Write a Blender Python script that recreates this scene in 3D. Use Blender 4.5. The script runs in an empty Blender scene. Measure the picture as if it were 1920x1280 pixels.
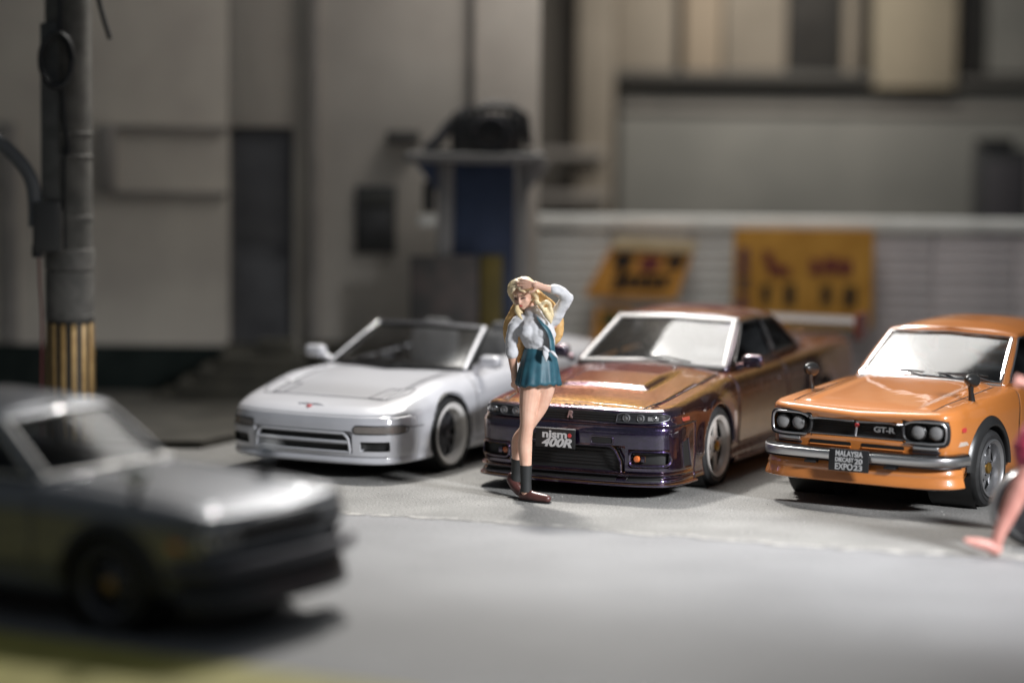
import bpy, bmesh, math, random
import numpy as np
from math import radians as RAD, sin, cos, pi
from mathutils import Vector, Matrix
from mathutils.bvhtree import BVHTree

random.seed(7)
S = bpy.context.scene
COL = S.collection

# ------------------------------------------------------------------ camera
cam_d = bpy.data.cameras.new("camera")
cam = bpy.data.objects.new("camera", cam_d)
COL.objects.link(cam)
S.camera = cam
cam_d.sensor_width = 36.0
cam_d.lens = 36.0 * 5000.0 / 1920.0
cam_d.clip_start = 0.1
cam_d.clip_end = 400.0
CAM_H = 3.269
cam.matrix_world = (Matrix.Translation((0, 0, CAM_H)) @ Matrix.Rotation(RAD(90 - 5.47), 4, 'X')
                    @ Matrix.Rotation(RAD(0.56), 4, 'Z'))
cam_d.dof.use_dof = True
cam_d.dof.focus_distance = 21.2
cam_d.dof.aperture_fstop = 0.182
cam_d.dof.aperture_blades = 0

# ------------------------------------------------------------------ world, lamps, exposure
W = bpy.data.worlds.new("World")
S.world = W
W.use_nodes = True
W.node_tree.nodes["Background"].inputs[0].default_value = (0.80, 0.90, 1.0, 1)
W.node_tree.nodes["Background"].inputs[1].default_value = 0.105
S.view_settings.view_transform = 'Standard'
S.view_settings.look = 'None'
S.view_settings.exposure = 0.0
S.view_settings.gamma = 1.0
S.cycles.max_bounces = 8
S.cycles.transparent_max_bounces = 16
S.cycles.use_denoising = True
S.cycles.denoiser = 'OPENIMAGEDENOISE'
S.cycles.caustics_reflective = False
S.cycles.caustics_refractive = False
S.cycles.sample_clamp_indirect = 2.0
S.cycles.sample_clamp_direct = 0.0

def area_lamp(name, loc, target, sx, sy, power, color, spread=180):
    d = bpy.data.lights.new(name, 'AREA')
    d.shape = 'RECTANGLE'
    d.size, d.size_y = sx, sy
    d.energy = power
    d.color = color
    d.spread = RAD(spread)
    o = bpy.data.objects.new(name, d)
    COL.objects.link(o)
    o.location = loc
    v = Vector(target) - Vector(loc)
    o.rotation_euler = v.to_track_quat('-Z', 'Y').to_euler()
    return o

# the LED panel that hangs over the back of the diorama, a smaller key beside it, a weak one near the photographer
area_lamp("lamp_panel", (1.9, 25.8, 8.0), (1.8, 23.6, 0), 3.2, 4.6, 400, (1.0, 0.97, 0.93), 170).rotation_euler.rotate_axis("Z", RAD(24))
area_lamp("lamp_key", (-0.6, 26.6, 9.3), (0.5, 18.6, 0), 1.0, 1.0, 430, (1.0, 0.97, 0.92), 92)
area_lamp("lamp_front", (9.0, 12.0, 6.2), (2.2, 19.2, 0.2), 1.8, 1.8, 195, (0.95, 0.97, 1.0), 38)
area_lamp("lamp_back", (3.0, 30.6, 5.7), (3.1, 33.0, 1.6), 3.4, 0.9, 95, (1.0, 0.95, 0.87), 150)

# ------------------------------------------------------------------ helpers
def set_props(o, label=None, cat=None, group=None, kind=None):
    if label: o["label"] = label
    if cat: o["category"] = cat
    if group: o["group"] = group
    if kind: o["kind"] = kind
    return o

def thing(name, label, cat, loc=(0, 0, 0), rotz=0.0, group=None, scale=1.0):
    o = bpy.data.objects.new(name, None)
    COL.objects.link(o)
    o.location = loc
    o.rotation_euler = (0, 0, rotz)
    o.scale = (scale,) * 3
    o.empty_display_size = 0.2
    return set_props(o, label, cat, group)

def mesh_obj(name, verts, faces, mat=None, parent=None, smooth=True, sharp=None):
    me = bpy.data.meshes.new(name)
    me.from_pydata([tuple(v) for v in verts], [], [tuple(f) for f in faces])
    me.update()
    return obj_from(name, me, mat, parent, smooth, sharp)

def obj_from(name, me, mat=None, parent=None, smooth=True, sharp=None):
    if smooth:
        me.polygons.foreach_set("use_smooth", [True] * len(me.polygons))
        if sharp is not None:
            me.set_sharp_from_angle(angle=RAD(sharp))
    o = bpy.data.objects.new(name, me)
    COL.objects.link(o)
    if mat is not None:
        me.materials.append(mat)
    if parent is not None:
        o.parent = parent
    return o

def bm_obj(name, bm, mat=None, parent=None, smooth=True, sharp=35):
    bmesh.ops.recalc_face_normals(bm, faces=bm.faces[:])
    me = bpy.data.meshes.new(name)
    bm.to_mesh(me)
    bm.free()
    return obj_from(name, me, mat, parent, smooth, sharp)

def bm_box(bm, c, s, bev=0.0, rot=None, seg=2):
    r = bmesh.ops.create_cube(bm, size=1.0)
    vs = r["verts"]
    M = Matrix.Translation(c) @ (rot if rot is not None else Matrix.Identity(4)) @ Matrix.Diagonal((s[0], s[1], s[2], 1))
    bmesh.ops.transform(bm, matrix=M, verts=vs)
    if bev > 0:
        es = list({e for v in vs for e in v.link_edges})
        bmesh.ops.bevel(bm, geom=es, offset=bev, segments=seg, affect='EDGES', profile=0.5, clamp_overlap=True)

def box(name, c, s, mat, parent=None, bev=0.01, rot=None):
    bm = bmesh.new()
    bm_box(bm, c, s, bev, rot)
    return bm_obj(name, bm, mat, parent)

def bm_tube(bm, pts, radii, n=8, closed=False, caps=True, squash=None):
    """sweep a circle along pts; radii scalar or list; squash=(a,b) local ellipse"""
    P = [Vector(p) for p in pts]
    m = len(P)
    if not hasattr(radii, "__len__"): radii = [radii] * m
    rings = []
    up = None
    for i in range(m):
        a = P[(i - 1) % m] if (closed or i > 0) else P[i]
        b = P[(i + 1) % m] if (closed or i < m - 1) else P[i]
        t = (b - a)
        if t.length < 1e-9: t = Vector((0, 0, 1))
        t.normalize()
        if up is None:
            up = Vector((0, 0, 1)) if abs(t.z) < 0.9 else Vector((1, 0, 0))
        s = t.cross(up)
        if s.length < 1e-6: s = t.orthogonal()
        s.normalize()
        up = s.cross(t).normalized()
        ring = []
        for k in range(n):
            an = 2 * pi * k / n
            ca, sa = cos(an) * radii[i], sin(an) * radii[i]
            if squash: ca *= squash[0]; sa *= squash[1]
            ring.append(bm.verts.new(P[i] + s * ca + up * sa))
        rings.append(ring)
    for i in range(m if closed else m - 1):
        A, B = rings[i], rings[(i + 1) % m]
        for k in range(n):
            bm.faces.new((A[k], A[(k + 1) % n], B[(k + 1) % n], B[k]))
    if caps and not closed:
        bm.faces.new(rings[0][::-1]); bm.faces.new(rings[-1])
    return rings

def tube(name, pts, r, mat, parent=None, n=8, closed=False, squash=None):
    bm = bmesh.new()
    bm_tube(bm, pts, r, n, closed, True, squash)
    return bm_obj(name, bm, mat, parent, sharp=50)

def bm_lathe(bm, prof, n=48, axis='Y', center=(0, 0, 0), a0=0.0, a1=2 * pi):
    """prof: list of (radius, along-axis). axis Y: circle in XZ; axis Z: circle in XY"""
    full = abs(a1 - a0 - 2 * pi) < 1e-6
    m = n if full else n + 1
    C = Vector(center)
    rings = []
    for r, h in prof:
        ring = []
        for k in range(m):
            a = a0 + (a1 - a0) * k / n
            if axis == 'Y': p = Vector((r * cos(a), h, r * sin(a)))
            elif axis == 'Z': p = Vector((r * cos(a), r * sin(a), h))
            else: p = Vector((h, r * cos(a), r * sin(a)))
            ring.append(bm.verts.new(C + p))
        rings.append(ring)
    for A, B in zip(rings[:-1], rings[1:]):
        for k in range(n):
            k2 = (k + 1) % m
            try: bm.faces.new((A[k], A[k2], B[k2], B[k]))
            except ValueError: pass
    return rings

def lathe(name, prof, mat, parent=None, n=48, axis='Y', center=(0, 0, 0), sharp=35):
    bm = bmesh.new()
    bm_lathe(bm, prof, n, axis, center)
    bmesh.ops.remove_doubles(bm, verts=bm.verts[:], dist=1e-5)
    return bm_obj(name, bm, mat, parent, sharp=sharp)

def chaikin(P, it=2, closed=False):
    P = [np.array(p, float) for p in P]
    for _ in range(it):
        Q = []
        n = len(P)
        rng = range(n) if closed else range(n - 1)
        if not closed: Q.append(P[0])
        for i in rng:
            a, b = P[i], P[(i + 1) % n]
            Q.append(a * .75 + b * .25); Q.append(a * .25 + b * .75)
        if not closed: Q.append(P[-1])
        P = Q
    return P

def catmull(P, per=8):
    P = [np.array(p, float) for p in P]
    out = []
    n = len(P)
    for i in range(n - 1):
        p0 = P[i - 1] if i > 0 else 2 * P[0] - P[1]
        p1, p2 = P[i], P[i + 1]
        p3 = P[i + 2] if i + 2 < n else 2 * P[-1] - P[-2]
        t0 = 0.0
        t1 = t0 + max(np.linalg.norm(p1 - p0), 1e-6) ** .5
        t2 = t1 + max(np.linalg.norm(p2 - p1), 1e-6) ** .5
        t3 = t2 + max(np.linalg.norm(p3 - p2), 1e-6) ** .5
        for k in range(per):
            t = t1 + (t2 - t1) * k / per
            A1 = (t1 - t) / (t1 - t0) * p0 + (t - t0) / (t1 - t0) * p1
            A2 = (t2 - t) / (t2 - t1) * p1 + (t - t1) / (t2 - t1) * p2
            A3 = (t3 - t) / (t3 - t2) * p2 + (t - t2) / (t3 - t2) * p3
            B1 = (t2 - t) / (t2 - t0) * A1 + (t - t0) / (t2 - t0) * A2
            B2 = (t3 - t) / (t3 - t1) * A2 + (t - t1) / (t3 - t1) * A3
            out.append((t2 - t) / (t2 - t1) * B1 + (t - t1) / (t2 - t1) * B2)
    out.append(P[-1])
    return out

def resample(P, n):
    P = np.array(P, float)
    d = np.r_[0, np.cumsum(np.linalg.norm(np.diff(P, axis=0), axis=1))]
    t = np.linspace(0, d[-1], n)
    return np.stack([np.interp(t, d, P[:, k]) for k in range(P.shape[1])], 1)

def smooth1(A, axis, it=1, fix=True):
    A = A.copy()
    for _ in range(it):
        B = A.copy()
        sl = [slice(None)] * A.ndim
        m = sl.copy(); m[axis] = slice(1, -1)
        a = sl.copy(); a[axis] = slice(0, -2)
        c = sl.copy(); c[axis] = slice(2, None)
        B[tuple(m)] = A[tuple(m)] * .5 + (A[tuple(a)] + A[tuple(c)]) * .25
        A = B
    return A

# ------------------------------------------------------------------ materials
def mat(name, color=(0.5, 0.5, 0.5), rough=0.5, metal=0.0, coat=0.0, coat_rough=0.03, spec=0.5, emit=None, alpha=None):
    m = bpy.data.materials.new(name)
    m.use_nodes = True
    b = m.node_tree.nodes["Principled BSDF"]
    b.inputs["Base Color"].default_value = (*color, 1)
    b.inputs["Roughness"].default_value = rough
    b.inputs["Metallic"].default_value = metal
    b.inputs["Coat Weight"].default_value = coat
    b.inputs["Coat Roughness"].default_value = coat_rough
    b.inputs["Specular IOR Level"].default_value = spec
    return m

def nodes(m):
    nt = m.node_tree
    return nt, nt.nodes, nt.links, nt.nodes["Principled BSDF"]

def noise_color(m, c1, c2, scale=4.0, detail=6.0, lo=0.35, hi=0.65, bump=0.0, bscale=None, bdist=0.01, rough=None):
    nt, N, L, b = nodes(m)
    tc = N.new("ShaderNodeTexCoord")
    n = N.new("ShaderNodeTexNoise")
    n.inputs["Scale"].default_value = scale
    n.inputs["Detail"].default_value = detail
    L.new(tc.outputs["Object"], n.inputs["Vector"])
    r = N.new("ShaderNodeValToRGB")
    r.color_ramp.elements[0].position = lo
    r.color_ramp.elements[1].position = hi
    r.color_ramp.elements[0].color = (*c1, 1)
    r.color_ramp.elements[1].color = (*c2, 1)
    L.new(n.outputs["Fac"], r.inputs["Fac"])
    L.new(r.outputs["Color"], b.inputs["Base Color"])
    if bump:
        n2 = N.new("ShaderNodeTexNoise")
        n2.inputs["Scale"].default_value = bscale or scale * 8
        n2.inputs["Detail"].default_value = 4
        L.new(tc.outputs["Object"], n2.inputs["Vector"])
        bp = N.new("ShaderNodeBump")
        bp.inputs["Strength"].default_value = bump
        bp.inputs["Distance"].default_value = bdist
        L.new(n2.outputs["Fac"], bp.inputs["Height"])
        L.new(bp.outputs["Normal"], b.inputs["Normal"])
    return m

def glass_mat(name, tint=(0.80, 0.82, 0.84), rough=0.10, refl=1.0, ior=1.75):
    m = bpy.data.materials.new(name)
    m.use_nodes = True
    nt = m.node_tree
    N, L = nt.nodes, nt.links
    N.remove(N["Principled BSDF"])
    out = N["Material Output"]
    tr = N.new("ShaderNodeBsdfTransparent"); tr.inputs[0].default_value = (*tint, 1)
    gl = N.new("ShaderNodeBsdfGlossy"); gl.inputs["Roughness"].default_value = rough
    gl.inputs["Color"].default_value = (refl, refl, refl, 1)
    fr = N.new("ShaderNodeFresnel"); fr.inputs[0].default_value = ior
    # injection-moulded window pieces are slightly wavy
    tc = N.new("ShaderNodeTexCoord")
    nz = N.new("ShaderNodeTexNoise"); nz.inputs["Scale"].default_value = 3.5; nz.inputs["Detail"].default_value = 1
    L.new(tc.outputs["Object"], nz.inputs["Vector"])
    bp = N.new("ShaderNodeBump"); bp.inputs["Strength"].default_value = 0.06; bp.inputs["Distance"].default_value = 0.05
    L.new(nz.outputs["Fac"], bp.inputs["Height"])
    L.new(bp.outputs["Normal"], gl.inputs["Normal"])
    mx = N.new("ShaderNodeMixShader")
    L.new(fr.outputs[0], mx.inputs[0]); L.new(tr.outputs[0], mx.inputs[1]); L.new(gl.outputs[0], mx.inputs[2])
    L.new(mx.outputs[0], out.inputs[0])
    return m

def paint(name, color, flake=0.0, metal=0.0, rough=0.35, coat=1.0):
    m = mat(name, color, rough, metal, coat, 0.025)
    nt, N, L, b = nodes(m)
    b.inputs["Coat IOR"].default_value = 1.8 if coat > .5 else 1.5
    b.inputs["Coat Roughness"].default_value = 0.025 if coat > .5 else 0.25
    tc = N.new("ShaderNodeTexCoord")
    nz = N.new("ShaderNodeTexNoise"); nz.inputs["Scale"].default_value = 6; nz.inputs["Detail"].default_value = 2
    L.new(tc.outputs["Object"], nz.inputs["Vector"])
    bp = N.new("ShaderNodeBump"); bp.inputs["Strength"].default_value = 0.05; bp.inputs["Distance"].default_value = 0.03
    L.new(nz.outputs["Fac"], bp.inputs["Height"])
    L.new(bp.outputs["Normal"], b.inputs["Coat Normal"])
    if flake:
        v = N.new("ShaderNodeTexVoronoi"); v.inputs["Scale"].default_value = 95
        L.new(tc.outputs["Object"], v.inputs["Vector"])
        sub = N.new("ShaderNodeVectorMath"); sub.operation = 'SUBTRACT'
        L.new(v.outputs["Color"], sub.inputs[0]); sub.inputs[1].default_value = (.5, .5, .5)
        sc = N.new("ShaderNodeVectorMath"); sc.operation = 'SCALE'; sc.inputs["Scale"].default_value = flake
        L.new(sub.outputs[0], sc.inputs[0])
        ge = N.new("ShaderNodeNewGeometry")
        ad = N.new("ShaderNodeVectorMath"); ad.operation = 'ADD'
        L.new(ge.outputs["Normal"], ad.inputs[0]); L.new(sc.outputs[0], ad.inputs[1])
        no = N.new("ShaderNodeVectorMath"); no.operation = 'NORMALIZE'
        L.new(ad.outputs[0], no.inputs[0])
        L.new(no.outputs[0], b.inputs["Normal"])
    return m

M_ORANGE = paint("orange_paint", (0.52, 0.178, 0.038), rough=0.4)
M_WHITE = paint("white_paint", (0.52, 0.52, 0.55), rough=0.4)
M_SILVER = paint("silver_paint", (0.15, 0.158, 0.178), metal=0.55, rough=0.34, coat=0.6)

def flip_flop():
    m = paint("colour_shift_paint", (0.2, 0.1, 0.15), flake=0.13, metal=0.85, rough=0.27)
    nt, N, L, b = nodes(m)
    lw = N.new("ShaderNodeLayerWeight"); lw.inputs[0].default_value = 0.5
    r = N.new("ShaderNodeValToRGB")
    e = r.color_ramp.elements
    e[0].position = 0.10; e[0].color = (0.030, 0.020, 0.055, 1)
    e[1].position = 0.93; e[1].color = (0.40, 0.10, 0.11, 1)
    for p, c in ((0.32, (0.038, 0.022, 0.048)), (0.52, (0.058, 0.026, 0.030)), (0.63, (0.12, 0.050, 0.032)), (0.70, (0.64, 0.35, 0.10)), (0.77, (0.58, 0.24, 0.12)), (0.86, (0.38, 0.105, 0.105))):
        x = e.new(p); x.color = (*c, 1)
    L.new(lw.outputs["Facing"], r.inputs["Fac"])
    tc = N.new("ShaderNodeTexCoord")
    v = N.new("ShaderNodeTexVoronoi"); v.inputs["Scale"].default_value = 85
    L.new(tc.outputs["Object"], v.inputs["Vector"])
    mr = N.new("ShaderNodeMapRange"); mr.inputs["To Min"].default_value = 0.45; mr.inputs["To Max"].default_value = 1.6
    L.new(v.outputs["Color"], mr.inputs["Value"])
    mu = N.new("ShaderNodeVectorMath"); mu.operation = 'SCALE'
    L.new(r.outputs["Color"], mu.inputs[0]); L.new(mr.outputs["Result"], mu.inputs["Scale"])
    L.new(mu.outputs[0], b.inputs["Base Color"])
    return m
M_SHIFT = flip_flop()

M_BLACK = mat("black_plastic", (0.012, 0.012, 0.013), 0.45)
M_SATIN = mat("satin_black", (0.018, 0.018, 0.018), 0.33)
M_MESH = mat("grille_black", (0.008, 0.008, 0.008), 0.55)
M_RUBBER = noise_color(mat("tyre_rubber", (0.014, 0.014, 0.015), 0.62), (0.012, 0.012, 0.012), (0.022, 0.022, 0.023), 9, bump=0.2, bscale=40, bdist=0.004)
M_CHROME = mat("chrome", (0.72, 0.72, 0.73), 0.12, 1.0)
M_BRUSHED = mat("dull_chrome", (0.62, 0.62, 0.63), 0.32, 1.0)
M_ALU = mat("wheel_silver", (0.42, 0.42, 0.43), 0.30, 0.85)
M_WRIM = mat("wheel_pale_grey", (0.50, 0.47, 0.44), 0.38, 0.15, 0.4)
M_LIP = mat("polished_lip", (0.72, 0.70, 0.68), 0.42, 0.10)
M_GOLD = mat("brass", (0.45, 0.27, 0.07), 0.35, 0.9)
M_GUN = mat("gunmetal", (0.10, 0.10, 0.11), 0.4, 0.7)
M_GLASS = glass_mat("window_glass", refl=0.75)
M_GLASS_D = glass_mat("dark_window_glass", (0.55, 0.57, 0.60), 0.12, 1.0, 1.6)
M_LENS = mat("lamp_lens", (0.16, 0.16, 0.165), 0.12, 0.3, 1.0)
M_LENS_W = mat("frosted_lamp_lens", (0.17, 0.167, 0.167), 0.45, 0.0, 0.8)
M_AMBER = mat("amber_lens", (0.55, 0.13, 0.03), 0.25, 0.0, 0.8)
M_RED = mat("red_print", (0.45, 0.04, 0.04), 0.4)
M_TEXT = mat("pale_print", (0.45, 0.45, 0.45), 0.5)
M_INT = mat("dark_interior", (0.085, 0.085, 0.088), 0.55)
M_SEAT = noise_color(mat("seat_fabric", (0.10, 0.10, 0.10), 0.7), (0.08, 0.08, 0.082), (0.13, 0.13, 0.132), 12)
# ================================================================== car builder
class Car:
    """front axle at x=0, nose towards +x, left side +y, ground z=0"""
    def __init__(self, spec, name, label, loc, yaw_dir, paint_mat, scale=1.0, group=None):
        self.sp = spec
        self.m = paint_mat
        self.root = thing(name, label, "car", (loc[0], loc[1], 0.0), math.atan2(yaw_dir[1], yaw_dir[0]), group, scale)
        self.body()

    # ---- main shell ---------------------------------------------------
    def body(self):
        sp = self.sp
        ctrl = [np.array(p, float) for p in sp["outline"]]
        fine = catmull(ctrl, 24)
        F = np.array(fine)
        nU = sp.get("nU", 250)
        d = np.r_[0, np.cumsum(np.linalg.norm(np.diff(F, axis=0), axis=1))]
        t = np.linspace(0, d[-1], nU)
        U = np.stack([np.interp(t, d, F[:, k]) for k in range(2)], 1)
        U[0, 1] = U[-1, 1] = 0.0
        ctrl_t = d[[min(24 * i, len(d) - 1) for i in range(len(ctrl))]]
        tan = np.gradient(U, axis=0)
        tan /= np.linalg.norm(tan, axis=1)[:, None]
        tan[0] = (0, 1); tan[-1] = (0, -1)
        inward = np.stack([-tan[:, 1], tan[:, 0]], 1)     # outline runs front centre -> left side -> rear: inward is to the right... fixed below
        # check sign on a side point
        k = nU // 2
        if inward[k, 1] > 0: inward = -inward
        # profiles interpolated along the outline
        keys = sp["profiles"]                              # list of (outline index (float), [(inset,z)...])
        kt = np.array([np.interp(k[0], range(len(ctrl)), ctrl_t) for k in keys])
        K = len(keys[0][1])
        A = np.array([k[1] for k in keys], float)          # nk,K,2
        PR = np.zeros((nU, K, 2))
        for j in range(K):
            for c in range(2):
                PR[:, j, c] = np.interp(t, kt, A[:, j, c])
        PR = smooth1(PR, 0, sp.get("psmooth", 14))
        # subdivide profile segments + round corners
        sub = sp.get("sub", 5)
        cols = []
        for j in range(K - 1):
            for s in range(sub):
                cols.append(PR[:, j] * (1 - s / sub) + PR[:, j + 1] * (s / sub))
        cols.append(PR[:, -1])
        P = np.stack(cols, 1)                              # nU,M,2
        P = smooth1(P, 1, sp.get("round", 4))
        M = P.shape[1]
        side = np.zeros((nU, M, 3))
        side[:, :, 0] = U[:, None, 0] + inward[:, None, 0] * P[:, :, 0]
        side[:, :, 1] = U[:, None, 1] + inward[:, None, 1] * P[:, :, 0]
        side[:, :, 2] = P[:, :, 1]
        side[:, :, 1] = np.maximum(side[:, :, 1], 0)
        side[0, :, 1] = side[-1, :, 1] = 0
        # top
        nT = sp.get("nT", 26)
        E = side[:, -1]
        zcx, zcz = np.array(sp["centre"], float).T
        o = np.argsort(zcx)
        zc = np.interp(E[:, 0], zcx[o], zcz[o])
        zc = smooth1(zc[:, None], 0, 10)[:, 0]
        for e_ in (0, -1):       # meet the end profile so that no ridge is left at nose and tail
            zc = zc + (E[e_, 2] - zc[e_]) * np.clip(1 - np.abs(E[:, 0] - E[e_, 0]) / .30, 0, 1) ** 2
        tt = (np.arange(1, nT + 1) / nT)
        top = np.zeros((nU, nT, 3))
        top[:, :, 0] = E[:, None, 0]
        top[:, :, 1] = E[:, None, 1] * (1 - tt)[None]
        top[:, :, 2] = E[:, None, 2] + (zc - E[:, 2])[:, None] * (1 - (1 - tt) ** sp.get("crown", 2.2))[None]
        G = np.concatenate([side, top], 1)                 # nU, M+nT, 3
        if "shape" in sp:
            G = sp["shape"](G, M)
        if sp.get("blend"):      # soften the join between flank and bonnet
            a, b_ = M - 9, M + 7
            G[:, a:b_] = smooth1(G[:, a:b_], 1, sp["blend"])
        self.G0 = G.copy()
        if "recess" in sp:
            G = sp["recess"](G, M)
        self.G, self.M, self.nU, self.nT = G, M, nU, nT
        self.build_shell()

    def build_shell(self):
        sp, G, M = self.sp, self.G, self.M
        nU, nV = G.shape[:2]
        drop = np.zeros((nU, nV), bool)
        # wheel arches: snap
        for (ax, az, R) in sp["arches"]:
            dx = G[:, :, 0] - ax
            dz = G[:, :, 2] - az
            r = np.hypot(dx, dz)
            inside = (r < R) & (np.arange(nV)[None] < M) & (G[:, :, 1] > sp["arch_y"])
            ang = np.arctan2(dz, dx)
            self._snap = True
            f = np.where(inside, R / np.maximum(r, 1e-6), 1)
            drop |= inside
            G2 = G.copy()
            G2[:, :, 0] = np.where(inside, ax + dx * f, G[:, :, 0])
            G2[:, :, 2] = np.where(inside, az + dz * f, G[:, :, 2])
            G = G2
        c0, c1, cy = sp["cabin"]
        cab = (G[:, :, 0] > c0) & (G[:, :, 0] < c1) & (np.arange(nV)[None] >= M) & (G[:, :, 1] < cy)
        V = []
        idx = {}
        V = G.reshape(-1, 3)
        V2 = V.copy(); V2[:, 1] *= -1
        Vall = np.concatenate([V, V2])
        off = len(V)
        def vid(i, j, s): return i * nV + j + (off if s else 0)
        regions = {"body": []}
        hood = sp.get("hood")
        for i in range(nU - 1):
            for j in range(nV - 1):
                q = [(i, j), (i + 1, j), (i + 1, j + 1), (i, j + 1)]
                if all(drop[a] for a in q): continue
                if all(cab[a] for a in q): continue
                c = sum(G[a] for a in q) / 4
                reg = "body"
                if j >= M - 1:
                    if hood and hood[0] < c[0] < hood[1] and c[1] < hood[2]: reg = "hood"
                    tr = sp.get("trunk")
                    if tr and tr[0] < c[0] < tr[1] and c[1] < tr[2]: reg = "trunk_lid"
                else:
                    dr = sp.get("door")
                    if dr and dr[0] < c[0] < dr[1] and c[1] > .55 and c[2] > dr[2]: reg = "door"
                    bp_ = sp.get("bumper")
                    if bp_ and c[0] > bp_[0] and c[2] < bp_[1]: reg = "front_bumper"
                for s in (0, 1):
                    f = [vid(a, b, s) for a, b in q]
                    if s == 0: f = f[::-1]
                    key = reg + ("|%d" % s if reg == "door" else "")
                    regions.setdefault(key, []).append(f)
        # smooth normals over the whole shell
        self.shell = BVHTree.FromPolygons([tuple(v) for v in Vall], sum(regions.values(), []), all_triangles=False)
        V0 = self.G0.reshape(-1, 3)
        V02 = V0.copy(); V02[:, 1] *= -1
        self.shell0 = BVHTree.FromPolygons([tuple(v) for v in np.concatenate([V0, V02])], sum(regions.values(), []), all_triangles=False)
        for key, fs in regions.items():
            used = sorted({v for f in fs for v in f})
            mp = {v: k for k, v in enumerate(used)}
            bm = bmesh.new()
            bv = [bm.verts.new(Vall[v]) for v in used]
            for f in fs:
                try: bm.faces.new([bv[mp[v]] for v in f])
                except ValueError: pass
            bmesh.ops.remove_doubles(bm, verts=bm.verts[:], dist=2e-4)
            bmesh.ops.dissolve_degenerate(bm, dist=1e-5, edges=bm.edges[:])
            name = key.split("|")[0]
            o = bm_obj(name, bm, self.m, self.root, sharp=40)
            if name == "body": self.body_obj = o
            # sheet-metal thickness
            md = o.modifiers.new("thickness", 'SOLIDIFY'); md.thickness = 0.012; md.offset = -1

    # ---- projecting on to the shell -------------------------------------
    def px0(self, y, z, x0=3.0):
        h = self.shell0.ray_cast(Vector((x0, y, z)), Vector((-1, 0, 0)))
        return h[0].x if h[0] is not None else None
    def px(self, y, z, x0=3.0):
        h = self.shell.ray_cast(Vector((x0, y, z)), Vector((-1, 0, 0)))
        return h[0].x if h[0] is not None else None
    def py(self, x, z, sgn):
        h = self.shell.ray_cast(Vector((x, 3 * sgn, z)), Vector((0, -sgn, 0)))
        return h[0].y if h[0] is not None else None
    def pz(self, x, y):
        h = self.shell.ray_cast(Vector((x, y, 3)), Vector((0, 0, -1)))
        return h[0].z if h[0] is not None else None
    def proj(self, a, b, face):
        """a,b in face coords: front (y,z), left/right (x,z), top (x,y) -> point and outward axis"""
        if face == 'F0':
            v = self.px0(a, b); return Vector((v if v is not None else 0.0, a, b)), Vector((1, 0, 0))
        if face == 'F':
            v = self.px(a, b); return Vector((v if v is not None else 0.0, a, b)), Vector((1, 0, 0))
        if face == 'L':
            v = self.py(a, b, 1); return Vector((a, v if v is not None else .8, b)), Vector((0, 1, 0))
        if face == 'R':
            v = self.py(a, b, -1); return Vector((a, v if v is not None else -.8, b)), Vector((0, -1, 0))
        v = self.pz(a, b); return Vector((a, b, v if v is not None else .8)), Vector((0, 0, 1))

    def patch(self, name, poly, face, m, off=0.004, depth=0.03, nx=None, ny=6, parent=None, bulge=0.0):
        """closed outline (each vertical line meets it twice) laid on the shell, with its own thickness"""
        P = np.array(poly, float)
        n = len(P)
        a0, a1 = P[:, 0].min(), P[:, 0].max()
        nx = nx or max(6, int((a1 - a0) / 0.03))
        xs = sorted(set(np.linspace(a0 + 1e-4, a1 - 1e-4, nx)) | {min(max(p, a0 + 1e-4), a1 - 1e-4) for p in P[:, 0]})
        keep = [xs[0]]
        for x in xs[1:]:
            if x - keep[-1] > 1e-3: keep.append(x)
        xs = keep
        rows = []
        for x in xs:
            hit = []
            for i in range(n):
                p, q = P[i], P[(i + 1) % n]
                if (p[0] - x) * (q[0] - x) <= 0 and abs(p[0] - q[0]) > 1e-9:
                    hit.append(p[1] + (q[1] - p[1]) * (x - p[0]) / (q[0] - p[0]))
            if len(hit) < 2: hit = [P[:, 1].mean()] * 2
            lo, hi = min(hit), max(hit)
            rows.append([(x, lo + (hi - lo) * j / ny) for j in range(ny + 1)])
        bm = bmesh.new()
        g = []
        for i, r in enumerate(rows):
            gr = []
            for j, (a, b) in enumerate(r):
                p, ax = self.proj(a, b, face)
                e = off
                if bulge:
                    s = (2 * i / (len(rows) - 1) - 1); u = (2 * j / ny - 1)
                    e += bulge * max(0, 1 - s * s) ** .5 * max(0, 1 - u * u) ** .5
                gr.append((bm.verts.new(p + ax * e), bm.verts.new(p - ax * depth)))
            g.append(gr)
        for i in range(len(g) - 1):
            for j in range(ny):
                bm.faces.new((g[i][j][0], g[i + 1][j][0], g[i + 1][j + 1][0], g[i][j + 1][0]))
        for i in range(len(g) - 1):
            for j in (0, ny):
                bm.faces.new((g[i][j][0], g[i + 1][j][0], g[i + 1][j][1], g[i][j][1]))
        for i in (0, len(g) - 1):
            for j in range(ny):
                bm.faces.new((g[i][j][0], g[i][j + 1][0], g[i][j + 1][1], g[i][j][1]))
        return bm_obj(name, bm, m, parent or self.root, sharp=40)

    def line(self, name, pts, face, m, r=0.006, off=0.0, closed=False, parent=None, step=0.03, n=6):
        """a thin tube lying on the shell"""
        P = [np.array(p, float) for p in pts]
        if closed: P.append(P[0])
        L = sum(np.linalg.norm(b - a) for a, b in zip(P[:-1], P[1:]))
        Q = resample(P, max(3, int(L / step)))
        if closed: Q = Q[:-1]
        out = []
        for a, b in Q:
            p, ax = self.proj(a, b, face)
            out.append(p + ax * off)
        return tube(name, out, r, m, parent or self.root, n=n, closed=closed)

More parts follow.
